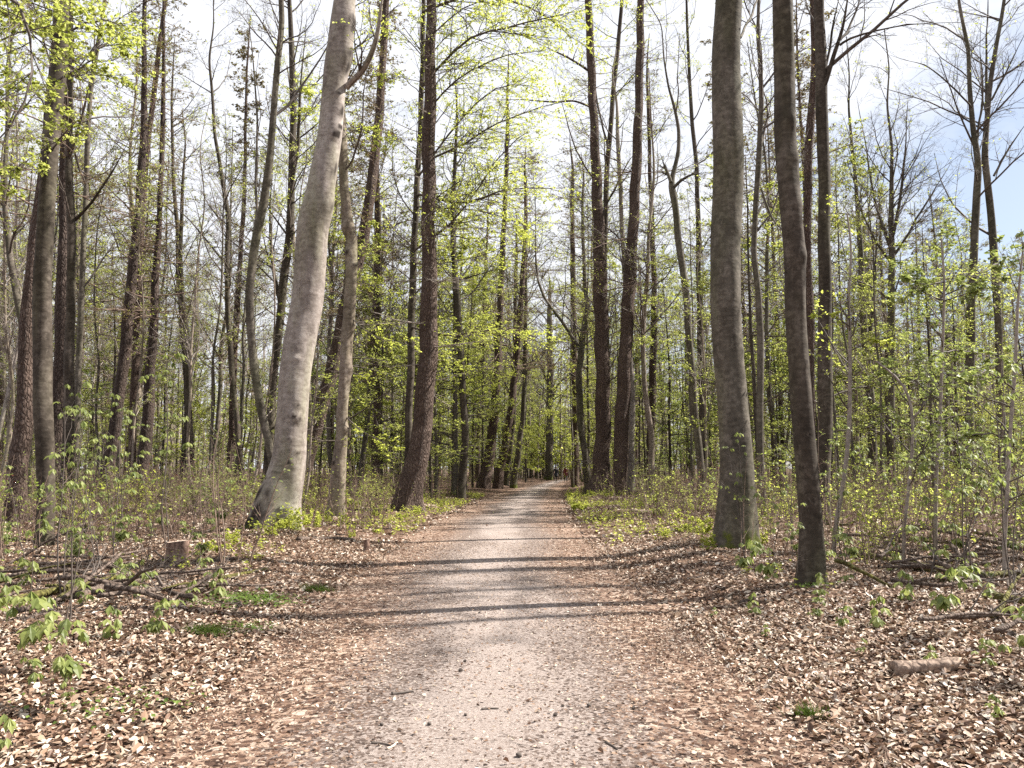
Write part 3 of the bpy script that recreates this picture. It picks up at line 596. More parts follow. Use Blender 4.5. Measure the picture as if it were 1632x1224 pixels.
traced_tree('beech_tree', 'straight dark trunk with a forked bough on its right, behind the wrinkled near trunk', 20, 'beechd',
    [(1308, 835, 26), (1312, 780, 24), (1314, 700, 23), (1315, 600, 22), (1314, 500, 20), (1315, 400, 20), (1313, 300, 19), (1311, 200, 18), (1308, 100, 17), (1306, 0, 16)], H=21, crown=bare(n1=12, z0=11, L1=4), seed=77, sides=16, ws=1.0,
    limbs=[[(1308, 150, 9, 0), (1322, 112, 9, -.1), (1330, 85, 8, -.2), (1338, 60, 7, -.3), (1350, 10, 6, -.5), (1360, -50, 5, -.6)], [(1338, 72, 5, -.3), (1370, 55, 4, -.6), (1410, 45, 3, -1), (1450, 37, 2.5, -1.3), (1500, 36, 2, -1.6)], [(1335, 68, 6, -.3), (1352, 50, 5, 0), (1368, 10, 4, .3), (1375, -40, 3, .6)], [(1307, 135, 5, 0), (1318, 100, 5, .1), (1330, 30, 4, .2), (1342, -20, 3, .3)]])
traced_tree('larch_tree', 'reddish brown trunk half hidden in the gap between the two dark near trunks', 26, 'larch',
    [(1290, 790, 18), (1290, 700, 17), (1289, 600, 16), (1287, 500, 15), (1284, 420, 14), (1282, 330, 14), (1284, 240, 14), (1289, 170, 14), (1292, 90, 12), (1288, 0, 11)], H=24, crown=con(n1=45, z0=9, leaf=1.3), seed=79, leafm='olive')
traced_tree('slender_beech', 'thin grey beech stem with a crook, between big grey trunk and wrinkled trunk', 23, 'beech',
    [(1214, 790, 14), (1212, 700, 13), (1213, 620, 12), (1214, 540, 12), (1210, 460, 11), (1204, 400, 11), (1208, 320, 10), (1213, 240, 10), (1218, 160, 9), (1217, 100, 8), (1212, 50, 7), (1214, 0, 6)], H=20, crown=bare(n1=16, z0=8), seed=81,
    limbs=[[(1213, 300, 5, 0), (1225, 340, 4, -.2), (1240, 362, 3, -.4), (1252, 370, 2, -.5)]])
traced_tree('beech_tree', 'bare vase-shaped beech with many upswept boughs against the sky on the right', 31, 'beech',
    [(1420, 745, 15), (1420, 680, 14), (1420, 600, 13), (1421, 500, 13), (1422, 420, 12), (1421, 350, 9), (1422, 290, 7), (1422, 230, 5)], H=17, crown=bare(n1=22, z0=7.5, L1=2.6, dens=1.4), seed=83,
    limbs=[[(1421, 400, 7, 0), (1402, 350, 6, .3), (1388, 290, 5, .6), (1380, 230, 4, .8), (1368, 170, 3, 1)], [(1422, 380, 7, 0), (1435, 310, 6, -.3), (1442, 250, 5, -.5), (1446, 170, 3, -.6)], [(1422, 410, 6, 0), (1450, 370, 5, .2), (1480, 315, 4, .4), (1510, 270, 2.5, .6)], [(1420, 420, 6, 0), (1395, 385, 5, -.3), (1370, 330, 4, -.5), (1355, 270, 3, -.8)]])
traced_tree('beech_tree', 'tall bare tree with spreading boughs at the upper right, left of its twin', 28, 'beech',
    [(1544, 740, 16), (1546, 620, 15), (1548, 500, 15), (1553, 400, 14), (1558, 320, 13), (1560, 260, 11), (1553, 200, 9), (1547, 140, 8), (1545, 70, 7), (1530, 0, 5)], H=22, crown=bare(n1=18, z0=10, L1=3.6, dens=1.3), seed=85,
    limbs=[[(1548, 170, 4, 0), (1520, 140, 3.5, -.4), (1480, 105, 3, -.8), (1430, 92, 2, -1.2)], [(1556, 235, 5, 0), (1568, 150, 4, .4), (1562, 60, 3, .6)]])
traced_tree('beech_tree', 'tall bare tree with upright twin stems at the upper right border', 28.5, 'beech',
    [(1598, 740, 13), (1595, 620, 13), (1592, 500, 13), (1586, 400, 13), (1580, 320, 12), (1572, 250, 12), (1576, 190, 9), (1582, 130, 8), (1592, 70, 7), (1605, 0, 6)], H=23, crown=bare(n1=18, z0=9, L1=3.6, dens=1.3), seed=87,
    limbs=[[(1572, 250, 8, 0), (1572, 180, 7, .3), (1572, 100, 6, .5), (1575, 0, 5, .8)], [(1580, 160, 5, 0), (1605, 110, 4, -.3), (1630, 60, 3, -.6)], [(1584, 280, 5, 0), (1605, 240, 4, .3), (1640, 190, 3, .5)]], sprays=[([(1590, 420), (1550, 440), (1500, 445)], -4, 5)])
traced_tree('beech_tree', 'dark twin-stemmed tree left of the vase-shaped beech', 33, 'beech',
    [(1392, 745, 15), (1390, 660, 14), (1384, 590, 14), (1378, 520, 13), (1374, 450, 11), (1372, 380, 9), (1366, 300, 7), (1360, 230, 5)], H=18, crown=bare(n1=20, z0=7, L1=3), seed=89, limbs=[[(1384, 540, 8, 0), (1394, 490, 7, .3), (1396, 420, 6, .5), (1398, 340, 4, .7)]])
traced_tree('young_maple', 'thin leaning maple stem close behind the wrinkled near trunk', 14.5, 'twigp',
    [(1330, 850, 9), (1342, 780, 8), (1352, 700, 8), (1355, 620, 7), (1355, 540, 6), (1352, 470, 5), (1358, 400, 4), (1350, 340, 3)], H=7, stop=True, crown=bee(n1=10, z0=2.2, leaf=1.2, L1=1.2, dens=.7), seed=91, flare=.05, sides=8, leafm='lime',
    sprays=[([(1354, 520), (1330, 505), (1305, 500)], -.6, 2.5), ([(1355, 560), (1390, 540), (1420, 545)], -.5, 3)])
traced_tree('young_maple', 'spindly maple stem with an angular crook and a pale broken twig, at right', 12.5, 'twigp',
    [(1440, 850, 6), (1448, 780, 6), (1455, 700, 6), (1454, 640, 5), (1448, 618, 5), (1420, 590, 4), (1395, 575, 3)], H=2.4, stop=True, crown=bee(n1=8, z0=1.2, leaf=2, L1=1.2), seed=93, flare=.03, sides=8, leafm='maple',
    limbs=[[(1456, 665, 5, 0), (1470, 650, 4.5, -.1), (1478, 632, 4, -.1), (1474, 650, 3, -.15)]])
traced_tree('young_maple', 'leafy young maple with pale green sprays near the right border', 13.5, 'twigp',
    [(1490, 840, 7), (1492, 760, 7), (1498, 680, 6), (1500, 600, 6), (1503, 520, 5), (1506, 440, 4), (1500, 380, 3)], H=6, stop=True, crown=bee(n1=14, z0=1.0, leaf=2, L1=1.3, lsize=.07, dens=.8), seed=95, flare=.03, sides=8, leafm='maple',
    sprays=[([(1504, 450), (1470, 455), (1430, 440)], -.5, 4), ([(1504, 470), (1550, 450), (1600, 445)], -.5, 4), ([(1502, 480), (1530, 470), (1580, 460)], -1, 4), ([(1500, 560), (1540, 560), (1600, 570)], .5, 4), ([(1498, 640), (1450, 600), (1410, 600)], .5, 4)])
traced_tree('young_maple', 'leafy young maple leaning out over the right border', 11, 'twigp',
    [(1600, 880, 7), (1606, 780, 7), (1610, 680, 6), (1618, 580, 6), (1622, 480, 5), (1630, 400, 3)], H=4.6, stop=True, crown=bee(n1=12, z0=.8, leaf=2, L1=1.2, lsize=.07, dens=.8), seed=97, flare=.03, sides=8, leafm='maple',
    sprays=[([(1615, 620), (1580, 590), (1540, 600)], -.5, 3.5), ([(1610, 700), (1570, 690), (1520, 700)], -.3, 3.5)])
# an overhanging beech standing just outside the left border
traced_tree('beech_tree', 'overhanging beech boughs with fresh leaves entering at the upper left border', 10.5, 'beechd',
    [(-160, 950, 40), (-150, 700, 36), (-140, 400, 34), (-135, 100, 32), (-130, -200, 28)], H=14, crown=bee(n1=8, z0=5.5, leaf=3, L1=2.4), seed=99, leafm='leaf',
    sprays=[([(-138, 130), (-60, 90), (0, 62), (60, 42), (125, 38)], .5, 5), ([(-138, 60), (-60, -30), (20, -30), (50, 20), (60, 90), (50, 150), (20, 205), (-20, 240)], 0, 2), ([(-140, 260), (-60, 290), (0, 285), (50, 250)], .8, 4), ([(-138, 20), (-40, -30), (60, 10), (150, 40)], 1, 6), ([(-138, 180), (-50, 180), (20, 150), (90, 140)], 1, 5)])

for k, (x, y, w_) in enumerate([(11.6, 16.0, .36), (13.6, 14.6, .3), (17.0, 17.5, .4), (12.4, 12.2, .28), (20.5, 16.5, .4)]):
    px = CX + F * x / y
    traced_tree('beech_tree', 'beech just beyond the right border, known by the shade it throws across the path', y, 'beechd', [(px, 860, w_ * F / y), (px + 5, 500, w_ * F / y * .9), (px + 12, 0, w_ * F / y * .8), (px + 10, -400, w_ * F / y * .6)], H=21, crown=bee(n1=22, z0=9, L1=4, leaf=5) if k == 1 else bare(n1=12, z0=9, L1=3.6), seed=120 + k, group='beeches just beyond the right border')

# ------------------------------------------------------------------ background trees: prototypes and copies
def proto_tree(name, label, group, kind, bk, H, rb, n1, z0, leaf, L1, seed, leafm, dens=1., lsize=.08, wav=.5, twm='twig'):
    g = np.random.default_rng(seed)
    t = np.linspace(0, 1, 9); C = np.stack([np.cumsum(g.normal(0, wav * H / 60, 9)) + g.normal(0, .04) * t * H, np.cumsum(g.normal(0, wav * H / 60, 9)), t * H - .15], -1); C[:, :2] -= C[0, :2]
    R = rb * (1 - .85 * t ** 1.2)
    root = thing(name, label, 'tree', (0, 0, 0), 0, group)
    V, Q, sc, P, r = trunk_mesh(C, R, g, 8, .05, .3, (), 0., .4)
    obj('trunk', MB().add(V, Q, 0, True, sc).mesh('trunk', [M[bk]], 'scar'), root)
    mb = MB(); crown_build(mb, P, r, g, kind, n1, z0, leaf, dens, L1, 0., lsize, None, 3.2)
    obj('crown', mb.mesh('crown', [M[twm], M[leafm]]), root)
    return root
G_A = ('slender bare tree deep in the wood, its fine twigs against the sky', 'slender bare trees deep in the wood')
G_B = ('slim dark conifer deep in the wood with sparse level branches', 'slim conifers deep in the wood')
G_C = ('young understorey beech in fresh yellow green leaf deep in the wood', 'young beeches in fresh leaf deep in the wood')
pa = [proto_tree('slender_tree', *G_A, 'bare' if i < 3 else 'beech', ['beech', 'tan', 'beech', 'beech', 'tan'][i], [21, 24, 22, 19, 25][i], [.13, .17, .15, .11, .19][i], 44, [6, 8, 7, 4.5, 8][i], 1.2 if i < 3 else 6.0, 4.0, 200 + i, 'leaf', 1., .065, .6, 'twigm') for i in range(5)]
pb = [proto_tree('slim_conifer', *G_B, 'conifer', ['larch', 'spruce', 'larch'][i], [26, 24, 28][i], [.2, .17, .22][i], 110, [5, 7, 6][i], [3.0, 2.2, 4.0][i], 3.2, 220 + i, 'olive', 1., .09, .1, 'twigr') for i in range(3)]
pc = [proto_tree('young_beech', *G_C, 'tier', 'beechd', [8, 11, 13, 6.5, 9.5][i], [.05, .075, .09, .04, .06][i], [26, 30, 34, 22, 28][i], [.9, 1.2, 1.6, .7, 1.0][i], [8, 7.5, 8, 8, 7][i], [2.4, 2.9, 3.2, 2.0, 2.6][i], 240 + i, ['leaf', 'leaf2', 'leaf', 'lime', 'leaf2'][i], 1., .068, .3) for i in range(5)]
pd = [proto_tree('young_beech', 'tall slim beech with airy tiers of lime green leaves near the far path', 'tall leafy beeches along the far path', 'tier', 'beech', [17, 20][i], [.09, .11][i], 40, 2.2, 10, 3.4, 260 + i, 'lime', 1., .064, .2) for i in range(2)]
pe = [proto_tree('pole_tree', 'thin pale grey brown pole of a tree standing among the thicker trunks', 'thin pole trees among the thicker trunks', 'bare' if i < 2 else 'beech', ['tan', 'pale', 'tan', 'beech'][i], [15, 18, 13, 17][i], [.06, .075, .05, .07][i], 20, [4, 6, 3, 5][i], [.3, .3, 3.5, 3][i], 2.4, 280 + i, 'leaf', .9, .06, .8, 'twigp') for i in range(4)]
used = {}
def place(protos, x, y, sc=1.0, rz=None):
    p = protos[random.randrange(len(protos))]
    rz = random.uniform(0, 6.28) if rz is None else rz
    loc = (x, y, float(hgt(x, y)))
    if p.name not in used:
        used[p.name] = 1; p.location = loc; p.rotation_euler = (0, 0, rz); p.scale = (sc,) * 3; return p
    return dup(p, loc, rz, sc)
def scatter(protos, n, d0, d1, x0=-60, x1=1692, clear=3.4, sep=1.6, sc=(.85, 1.15), power=1.0):
    done = 0; tries = 0
    while done < n and tries < n * 40:
        tries += 1
        u = random.random(); D = math.sqrt(d0 ** 2 + u * (d1 ** 2 - d0 ** 2)) if power == 1 else d0 + u * (d1 - d0)
        px = random.uniform(x0, x1); x = (px - CX) / F * D
        if abs(x - pathc(D)) < clear: continue
        if px > 1330 and protos not in (pc, pe) and D < 38: continue
        if any(D < td and abs(px - tp) < 34 for tp, td in ((957, 44), (996, 43), (780, 56), (815, 61), (680, 28), (925, 55), (875, 108))): continue
        if any((x - a) ** 2 + (D - b) ** 2 < sep ** 2 for a, b in ALLTREES): continue
        ALLTREES.append((x, D)); place(protos, x, D, random.uniform(*sc) * (random.uniform(.5, .82) if px > 1330 else 1)); done += 1
scatter(pa, 135, 34, 110, power=0)
scatter(pb, 48, 40, 115, power=0)
scatter(pc, 14, 30, 60, x0=480, x1=760, power=0); scatter(pc, 16, 30, 60, x0=1050, x1=1400, power=0)
scatter(pd, 7, 36, 60, x0=680, x1=775, clear=2.6, power=0, sep=1.0); scatter(pd, 7, 52, 75, x0=900, x1=1130, clear=2.6, power=0, sep=1.0)
scatter(pc, 110, 38, 115, power=0); scatter(pe, 110, 26, 85, power=0, sep=1.0); scatter(pb, 16, 40, 80, x0=1330, power=0); scatter(pa, 16, 38, 80, x0=1330, power=0); scatter(pc, 14, 26, 60, x0=1330, power=0)
scatter(pc, 40, 70, 125, x0=720, x1=980, clear=2.6, power=0)
for k in range(18):
    D = random.uniform(72, 128); px = CX + F * (pathc(D) + random.choice([-1, 1]) * random.uniform(3.0, 7)) / D
    place(pa, (px - CX) / F * D, D, random.uniform(.95, 1.15))
for (px, D, s) in [(860, 116, 1.1), (890, 122, 1.2), (845, 118, 1.2), (905, 127, 1.1), (875, 126, 1.3), (830, 112, 1.1), (900, 116, .8), (882, 113, .7), (868, 119, 1.), (915, 132, 1.3), (896, 135, 1.3), (853, 112, .8), (935, 138, 1.2), (955, 140, 1.2), (865, 110, 1.0), (845, 108, .9), (898, 119, 1.0), (884, 117, .9), (856, 124, 1.1)]:
    place(pd, (px - 4 - CX) / F * (D + 6), D + 6, s * .95)
    place(pc[3:4], (px - CX) / F * D, D, s * 1.4)

# a far belt of woodland that reads as one mass
g = np.random.default_rng(77); mb = MB()
n = 900
D = g.uniform(105, 190, n); X = (g.uniform(-200, 1832, n) - CX) / F * D
ok = np.abs(X - pathc(D)) > np.where(D < 112, 3.0, 0.0); X = X[ok]; D = D[ok]; n = len(X)
h = hgt(X, D); Hh = g.uniform(14, 24, n)
tr = walk(np.stack([X, D, h - .2], -1), np.tile(np.array([[0., 0, 1]]), (n, 1)), Hh[:, None], g.uniform(.08, .22, n), 7, .1, g, .04)
mb.add(*tubes(*tr, 5))
b1 = child(tr[0], tr[1], 30, .06, 1, .22, 1.0, .6, .02, 5, .4, g, .12, .012); mb.add(*tubes(*b1, 3))
b2 = child(b1[0], b1[1], 6, .15, 1, .5, .8, .6, .0, 3, .6, g, .1, .008); mb.add(*tubes(*b2, 3))
lp, ld = pick_leaves(b2[0], 1.6, g); keep = lp[:, 2] < g.uniform(3, 19, len(lp)); lp = lp[keep]; ld = ld[keep]
ls = g.uniform(.2, .42, len(lp)); mb.add(*diamonds(lp, ld, ls, ls * .4, g, .7), 1, False)
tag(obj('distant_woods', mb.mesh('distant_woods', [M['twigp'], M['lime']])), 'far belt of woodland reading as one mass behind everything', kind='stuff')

# ------------------------------------------------------------------ undergrowth
def palmate(P, D, g, n=5, L=.11):
    """drooping palmate leaves at P, each of n leaflets"""
    Np = len(P); az0 = g.uniform(0, 6.28, Np)
    fan = np.linspace(-1.9, 1.9, n)
    base = np.arctan2(D[:, 1], D[:, 0])
    az = base[:, None] + fan[None] + g.normal(0, .1, (Np, n))
    dr = g.uniform(.35, 1.0, (Np, 1)) + g.normal(0, .1, (Np, n))
    d = np.stack([np.cos(az) * np.cos(dr), np.sin(az) * np.cos(dr), -np.sin(dr)], -1).reshape(-1, 3)
    u = np.stack([np.cos(az) * np.sin(dr), np.sin(az) * np.sin(dr), np.cos(dr)], -1).reshape(-1, 3)
    l = (L * g.uniform(.6, 1.2, (Np, 1)) * (1 - .28 * np.abs(fan) / 1.9)[None]).reshape(-1)
    return leaves5(np.repeat(P, n, 0), d, u, l, l * .24, .1, .22)
def sapling(name, label, group, cat, seed, H, nstem, leafm, big, nb, leafn, lsize, stemr=.006, twm='twigr', spread=.12):
    g = np.random.default_rng(seed); root = thing(name, label, cat, (0, 0, 0), 0, group)
    a = g.uniform(0, 6.28, nstem); p = np.stack([np.cos(a), np.sin(a), np.zeros(nstem)], -1) * g.uniform(0, spread, (nstem, 1)); p[:, 2] = -.05
    d = nrm(np.stack([np.cos(a) * .25, np.sin(a) * .25, np.ones(nstem)], -1) + g.normal(0, .08, (nstem, 3)))
    Hs = H * g.uniform(.55, 1.05, (nstem, 1))
    B, R = walk(p, d, Hs, stemr * g.uniform(.7, 1.2, nstem) * (Hs[:, 0] / 1.2) ** .5, 8, .04, g, .07)
    mb = MB(); mb.add(*tubes(B, R, 5))
    B2, R2 = child(B, R, nb, .3, .98, .32, .9, .5, .05, 5, .55, g, .12, .0016); mb.add(*tubes(B2, R2, 3))
    fo = MB()
    ends = np.concatenate([B2[:, -1], B[:, -1], B2[:, 2][::2]]); ed = np.concatenate([B2[:, -1] - B2[:, -2], B[:, -1] - B[:, -2], (B2[:, 2] - B2[:, 1])[::2]]); ed = nrm(ed + g.normal(0, .4, ed.shape) * np.linalg.norm(ed, axis=1, keepdims=True))
    if big:
        k = 2; E = np.repeat(ends, k, 0); dd = nrm(np.repeat(ed, k, 0) * .5 + g.normal(0, .6, (len(E), 3)) * np.array([1, 1, .3]))
        keep = g.random(len(E)) < leafn; E = E[keep]; dd = dd[keep]
        pet, pr = walk(E, dd, g.uniform(.03, .08, (len(E), 1)), np.full(len(E), .0013), 3, .1, g, .05); mb.add(*tubes(pet, pr, 3))
        V, Q = palmate(pet[:, -1], dd, g, 5, lsize); fo.add(V, Q, 0, False)
    else:
        B3, R3 = child(B2, R2, 4, .15, 1, .5, .8, .5, .0, 3, .7, g, .12, .0012); mb.add(*tubes(B3, R3, 3))
        lp, ld = pick_leaves(B3, leafn, g, .2); l = lsize * g.uniform(.6, 1.35, len(lp))
        ud = nrm(np.stack([g.normal(0, .5, len(lp)), g.normal(0, .5, len(lp)), np.ones(len(lp))], -1))
        fo.add(*leaves5(lp, ld, ud, l, l * .36, .1, .15), 0, False)
    obj('stem', mb.mesh('stem', [M[twm]]), root); obj('foliage', fo.mesh('foliage', [M[leafm]]), root)
    return root
G_S = ('thin brown shrub with sparse small green leaves in the undergrowth', 'thin shrubs of the undergrowth')
G_T = ('leafless brown thicket of upright twigs in the undergrowth', 'leafless twig thickets of the undergrowth')
G_M = ('knee high chestnut seedling with drooping pale green leaves on the forest floor', 'chestnut seedlings on the forest floor')
G_N = ('tall spindly chestnut sapling with tufts of drooping leaves', 'spindly chestnut saplings')
G_L = ('low lime green bush in the verge beside the path', 'lime green bushes along the verges')
ps = [sapling('undergrowth_shrub', *G_S, 'shrub', 300 + i, [1.3, 1.7, 1.0, 1.5, 2.1, 1.2][i], [7, 6, 8, 9, 5, 7][i], ['leaf', 'leaf2', 'lime', 'leaf', 'maple', 'lime'][i], False, 9, 1.0, .042, .008, 'twigr', .35) for i in range(6)]
pt = [sapling('twig_thicket', *G_T, 'shrub', 320 + i, [1.5, 1.9, 1.2][i], [11, 9, 13][i], 'red', False, 8, .12, .04, .006, 'twigr', .5) for i in range(3)]
pm = [sapling('chestnut_seedling', *G_M, 'seedling', 340 + i, [.35, .5, .65, .45][i], [1, 1, 2, 1][i], 'maple', True, [2, 3, 3, 2][i], .9, [.10, .12, .11, .13][i], .004, 'twigr', .06) for i in range(4)]
pn = [sapling('chestnut_sapling', *G_N, 'sapling', 360 + i, [1.5, 2.2, 1.8, 2.7][i], [1, 2, 1, 2][i], 'maple', True, [6, 7, 6, 8][i], .55, .10, .007, 'twig', .08) for i in range(4)]
pl = [sapling('lime_bush', *G_L, 'bush', 380 + i, [.6, .85, .45][i], [8, 9, 10][i], 'lime', False, 7, 4.5, .055, .004, 'twigr', .3) for i in range(3)]
CL = []
OPEN = [(447, 18.6, 75), (1178, 15.4, 70), (1293, 10.6, 60), (537, 25.5, 40), (655, 28, 45), (281, 14.2, 40), (72, 15.8, 35)]   # open ground before the big trunks
def strew(protos, n, d0, d1, x0, x1, clear=2.7, sep=.5, sc=(.8, 1.25), power=1.0):
    done = 0; tries = 0
    while done < n and tries < n * 30:
        tries += 1
        D = (d0 ** power + random.random() * (d1 ** power - d0 ** power)) ** (1 / power)
        qx = random.uniform(x0, x1); x = (qx - CX) / F * D
        if abs(x - pathc(D)) < clear: continue
        if any(D < td and abs(qx - tp) < tw for tp, td, tw in OPEN): continue
        if any((x - a) ** 2 + (D - b) ** 2 < sep ** 2 for a, b in CL): continue
        CL.append((x, D)); place(protos, x, D, random.uniform(*sc)); done += 1
def put(protos, px, py, sc=1.0):
    p = ground_hit(px, py); CL.append((p[0], p[1])); return place(protos, p[0], p[1], sc)
# lime bushes seen at the trunk feet
for (px, py, s) in [(455, 855, 1.2), (475, 850, 1.3), (500, 845, 1.1), (430, 862, .9), (520, 838, .9), (545, 835, .8), (600, 822, .7), (640, 828, .8), (665, 822, .8), (700, 812, .7),
                    (1150, 858, 1.0), (1120, 862, 1.0), (1090, 850, .9), (1075, 835, .9), (1110, 835, .9), (1050, 822, .9), (1025, 812, .9), (968, 797, 1.1), (1130, 880, .8), (1215, 870, .7), (340, 880, .8), (370, 872, .8), (600, 850, .5), (560, 860, .5), (1060, 860, .6), (1000, 815, .8)]:
    put(pl, px, py, s * .62)
strew(pl, 34, 22, 50, 400, 1250, 2.4, .8, sc=(.5, .9))
# seedlings and saplings in the foreground
for (px, py, s) in [(60, 1150, 1.0), (95, 1080, 1.1), (30, 1080, 1.0), (80, 1010, 1.1), (185, 1020, 1.0), (250, 1040, .8), (25, 1200, .9), (140, 970, 1.0), (230, 950, .9), (10, 1010, 1.1), (120, 1120, .6), (300, 960, .8), (60, 940, 1.2), (180, 930, 1.1),
                    (1195, 980, .8), (1170, 930, 1.0), (1245, 955, 1.1), (1330, 960, 1.2), (1395, 1000, 1.0), (1360, 930, 1.1), (1450, 960, 1.1), (1480, 1010, 1.0), (1370, 1040, .5), (1550, 960, 1.1), (1610, 1090, .9), (1590, 1150, .5), (1430, 900, 1.2), (1520, 900, 1.1), (1290, 1000, .5), (1140, 985, .4), (1560, 1060, .6), (1330, 1015, .5), (1220, 1015, .4), (1490, 1060, .5)]:
    put(pm, px, py, s)
strew(pn, 3, 7.5, 13, -20, 330, 3.0, .4); strew(pn, 4, 8, 13, 1330, 1640, 3.0, .4)
for (px, py, s) in [(95, 1030, .8), (20, 1000, .9), (170, 930, .9), (50, 900, 1.0), (130, 880, 1.0), (1260, 940, .7), (1240, 900, .9), (1350, 900, .9), (1390, 890, 1.0), (1470, 900, 1.0), (1530, 930, .9), (1580, 890, 1.1), (1230, 870, .9), (1620, 950, 1.0), (1190, 895, .8)]:
    put(pn, px, py, s)
strew(pn, 18, 10, 24, -40, 400, 3.4, .7, sc=(.7, 1.6)); strew(pn, 18, 10, 24, 1200, 1680, 3.4, .7, sc=(.7, 1.6))
strew(pm, 34, 8, 18, -20, 420, 3.0, .5); strew(pm, 26, 8, 18, 1150, 1660, 3.0, .5)
for q in (7, 8, 9, 10, 11, 12, 13): CL.append(((281 - CX) / F * q, q))
strew(ps, 140, 10, 34, -60, 640, 3.4, .42, sc=(.5, 1.5), power=1.3); strew(ps, 140, 11, 36, 1010, 1700, 3.4, .42, sc=(.5, 1.5), power=1.3)
strew(pt, 90, 13, 45, -60, 560, 3.6, .7, power=1.5); strew(pt, 90, 14, 45, 1040, 1700, 3.6, .7, power=1.5)
# dense low growth beyond, as one mass
g = np.random.default_rng(91); n = 11000
D = g.uniform(11 ** 1.6, 95 ** 1.6, n) ** (1 / 1.6); X = (g.uniform(-80, 1712, n) - CX) / F * D
ok = np.abs(X - pathc(D)) > 2.9 + g.uniform(0, .8, n) + np.where(D < 17, g.uniform(0, 3.5, n), 0); X = X[ok]; D = D[ok]; n = len(X)
p = np.stack([X, D, hgt(X, D) - .05], -1); d = nrm(np.stack([g.normal(0, .22, n), g.normal(0, .22, n), np.ones(n)], -1))
st = walk(p, d, g.uniform(.4, 1.7, (n, 1)), g.uniform(.006, .011, n), 6, .05, g, .09)
mb = MB(); mb.add(*tubes(*st, 3))
b2 = child(st[0], st[1], 5, .25, 1, .35, .9, .5, .03, 4, .6, g, .12, .003); mb.add(*tubes(*b2, 3))
lp, ld = pick_leaves(b2[0], .9, g, .2); l = g.uniform(.035, .07, len(lp)); k = g.random(len(lp)) < .55
mb.add(*diamonds(lp[k], ld[k], l[k], l[k] * .38, g, .6), 1, False); mb.add(*diamonds(lp[~k], ld[~k], l[~k], l[~k] * .38, g, .6), 2, False)
tag(obj('undergrowth', mb.mesh('undergrowth', [M['twigr'], M['leaf'], M['leaf2']])), 'dense low undergrowth of stems and small leaves between the trees', kind='stuff')
# small seedlings hugging the verges
n = 5200; D = np.sqrt(g.uniform(9 ** 2, 46 ** 2, n)); sd = g.choice([-1, 1], n); X = pathc(D) + sd * (2.2 + np.abs(g.normal(0, 1.7, n)) + np.where(D < 15, 1.2, 0))
patch = np.sin(X * 1.1 + D * .5) + np.sin(D * .9 - X * .6) + g.normal(0, .5, n) > np.where(D < 16, .9, -.3); X = X[patch]; D = D[patch]; n = len(X)
p = np.stack([X, D, hgt(X, D) - .01], -1); d = nrm(np.stack([g.normal(0, .3, n), g.normal(0, .3, n), np.ones(n)], -1))
st = walk(p, d, g.uniform(.06, .30, (n, 1)), np.full(n, .0022), 4, .03, g, .08); mb = MB(); mb.add(*tubes(*st, 3))
lp, ld = pick_leaves(st[0], 7, g, .35); l = g.uniform(.03, .065, len(lp)); ud = nrm(np.stack([g.normal(0, .5, len(lp)), g.normal(0, .5, len(lp)), np.ones(len(lp))], -1))
ld = nrm(ld * np.array([1, 1, .3])); mb.add(*leaves5(lp, ld, ud, l, l * .4, .1, .15), 1, False)
tag(obj('verge_seedlings', mb.mesh('verge_seedlings', [M['twigr'], M['lime']])), 'scattered tiny green seedlings along both verges of the path', kind='stuff')

# ------------------------------------------------------------------ fallen leaves
g = np.random.default_rng(55); mb = MB()
def litter(n, d0, d1, l0, l1, inpath, jit=.02):
    D = np.sqrt(g.uniform(d0 ** 2, d1 ** 2, n)); X = (g.uniform(-60, 1692, n) - CX) / F * D
    q = np.abs(X - pathc(D)); pr = inpath + (1 - inpath) * sstep(.8, 2.1, q + g.normal(0, .3, n))
    k = g.random(n) < pr; X = X[k]; D = D[k]; q = q[k]; m = len(X)
    L = (l0 + (l1 - l0) * g.beta(1.3, 2.2, m) * 1.35) * np.where(q < 1.9, .55, 1.0)
    P = np.stack([X, D, surf(X, D) + .004 + g.uniform(0, jit, m)], -1)
    az = g.uniform(0, 6.28, m); ti = g.normal(0, .26, m)
    d = np.stack([np.cos(az) * np.cos(ti), np.sin(az) * np.cos(ti), np.sin(ti)], -1)
    u = nrm(np.stack([g.normal(0, .36, m), g.normal(0, .36, m), np.ones(m)], -1))
    mb.add(*leaves6(P - d * L[:, None] * .5, d, u, L, L * g.uniform(.2, .36, m), g.normal(.2, .45, m), g.normal(.05, .25, m)), 0, False)
for s in range(4):
    litter(19500, 3.2, 9, .026, .066, .06); litter(19000, 9, 18, .03, .076, .05); litter(9500, 18, 40, .06, .13, .04)
tag(obj('fallen_leaves', mb.mesh('fallen_leaves', [M['litter']])), 'carpet of brown and cream fallen beech leaves on the forest floor', kind='stuff')
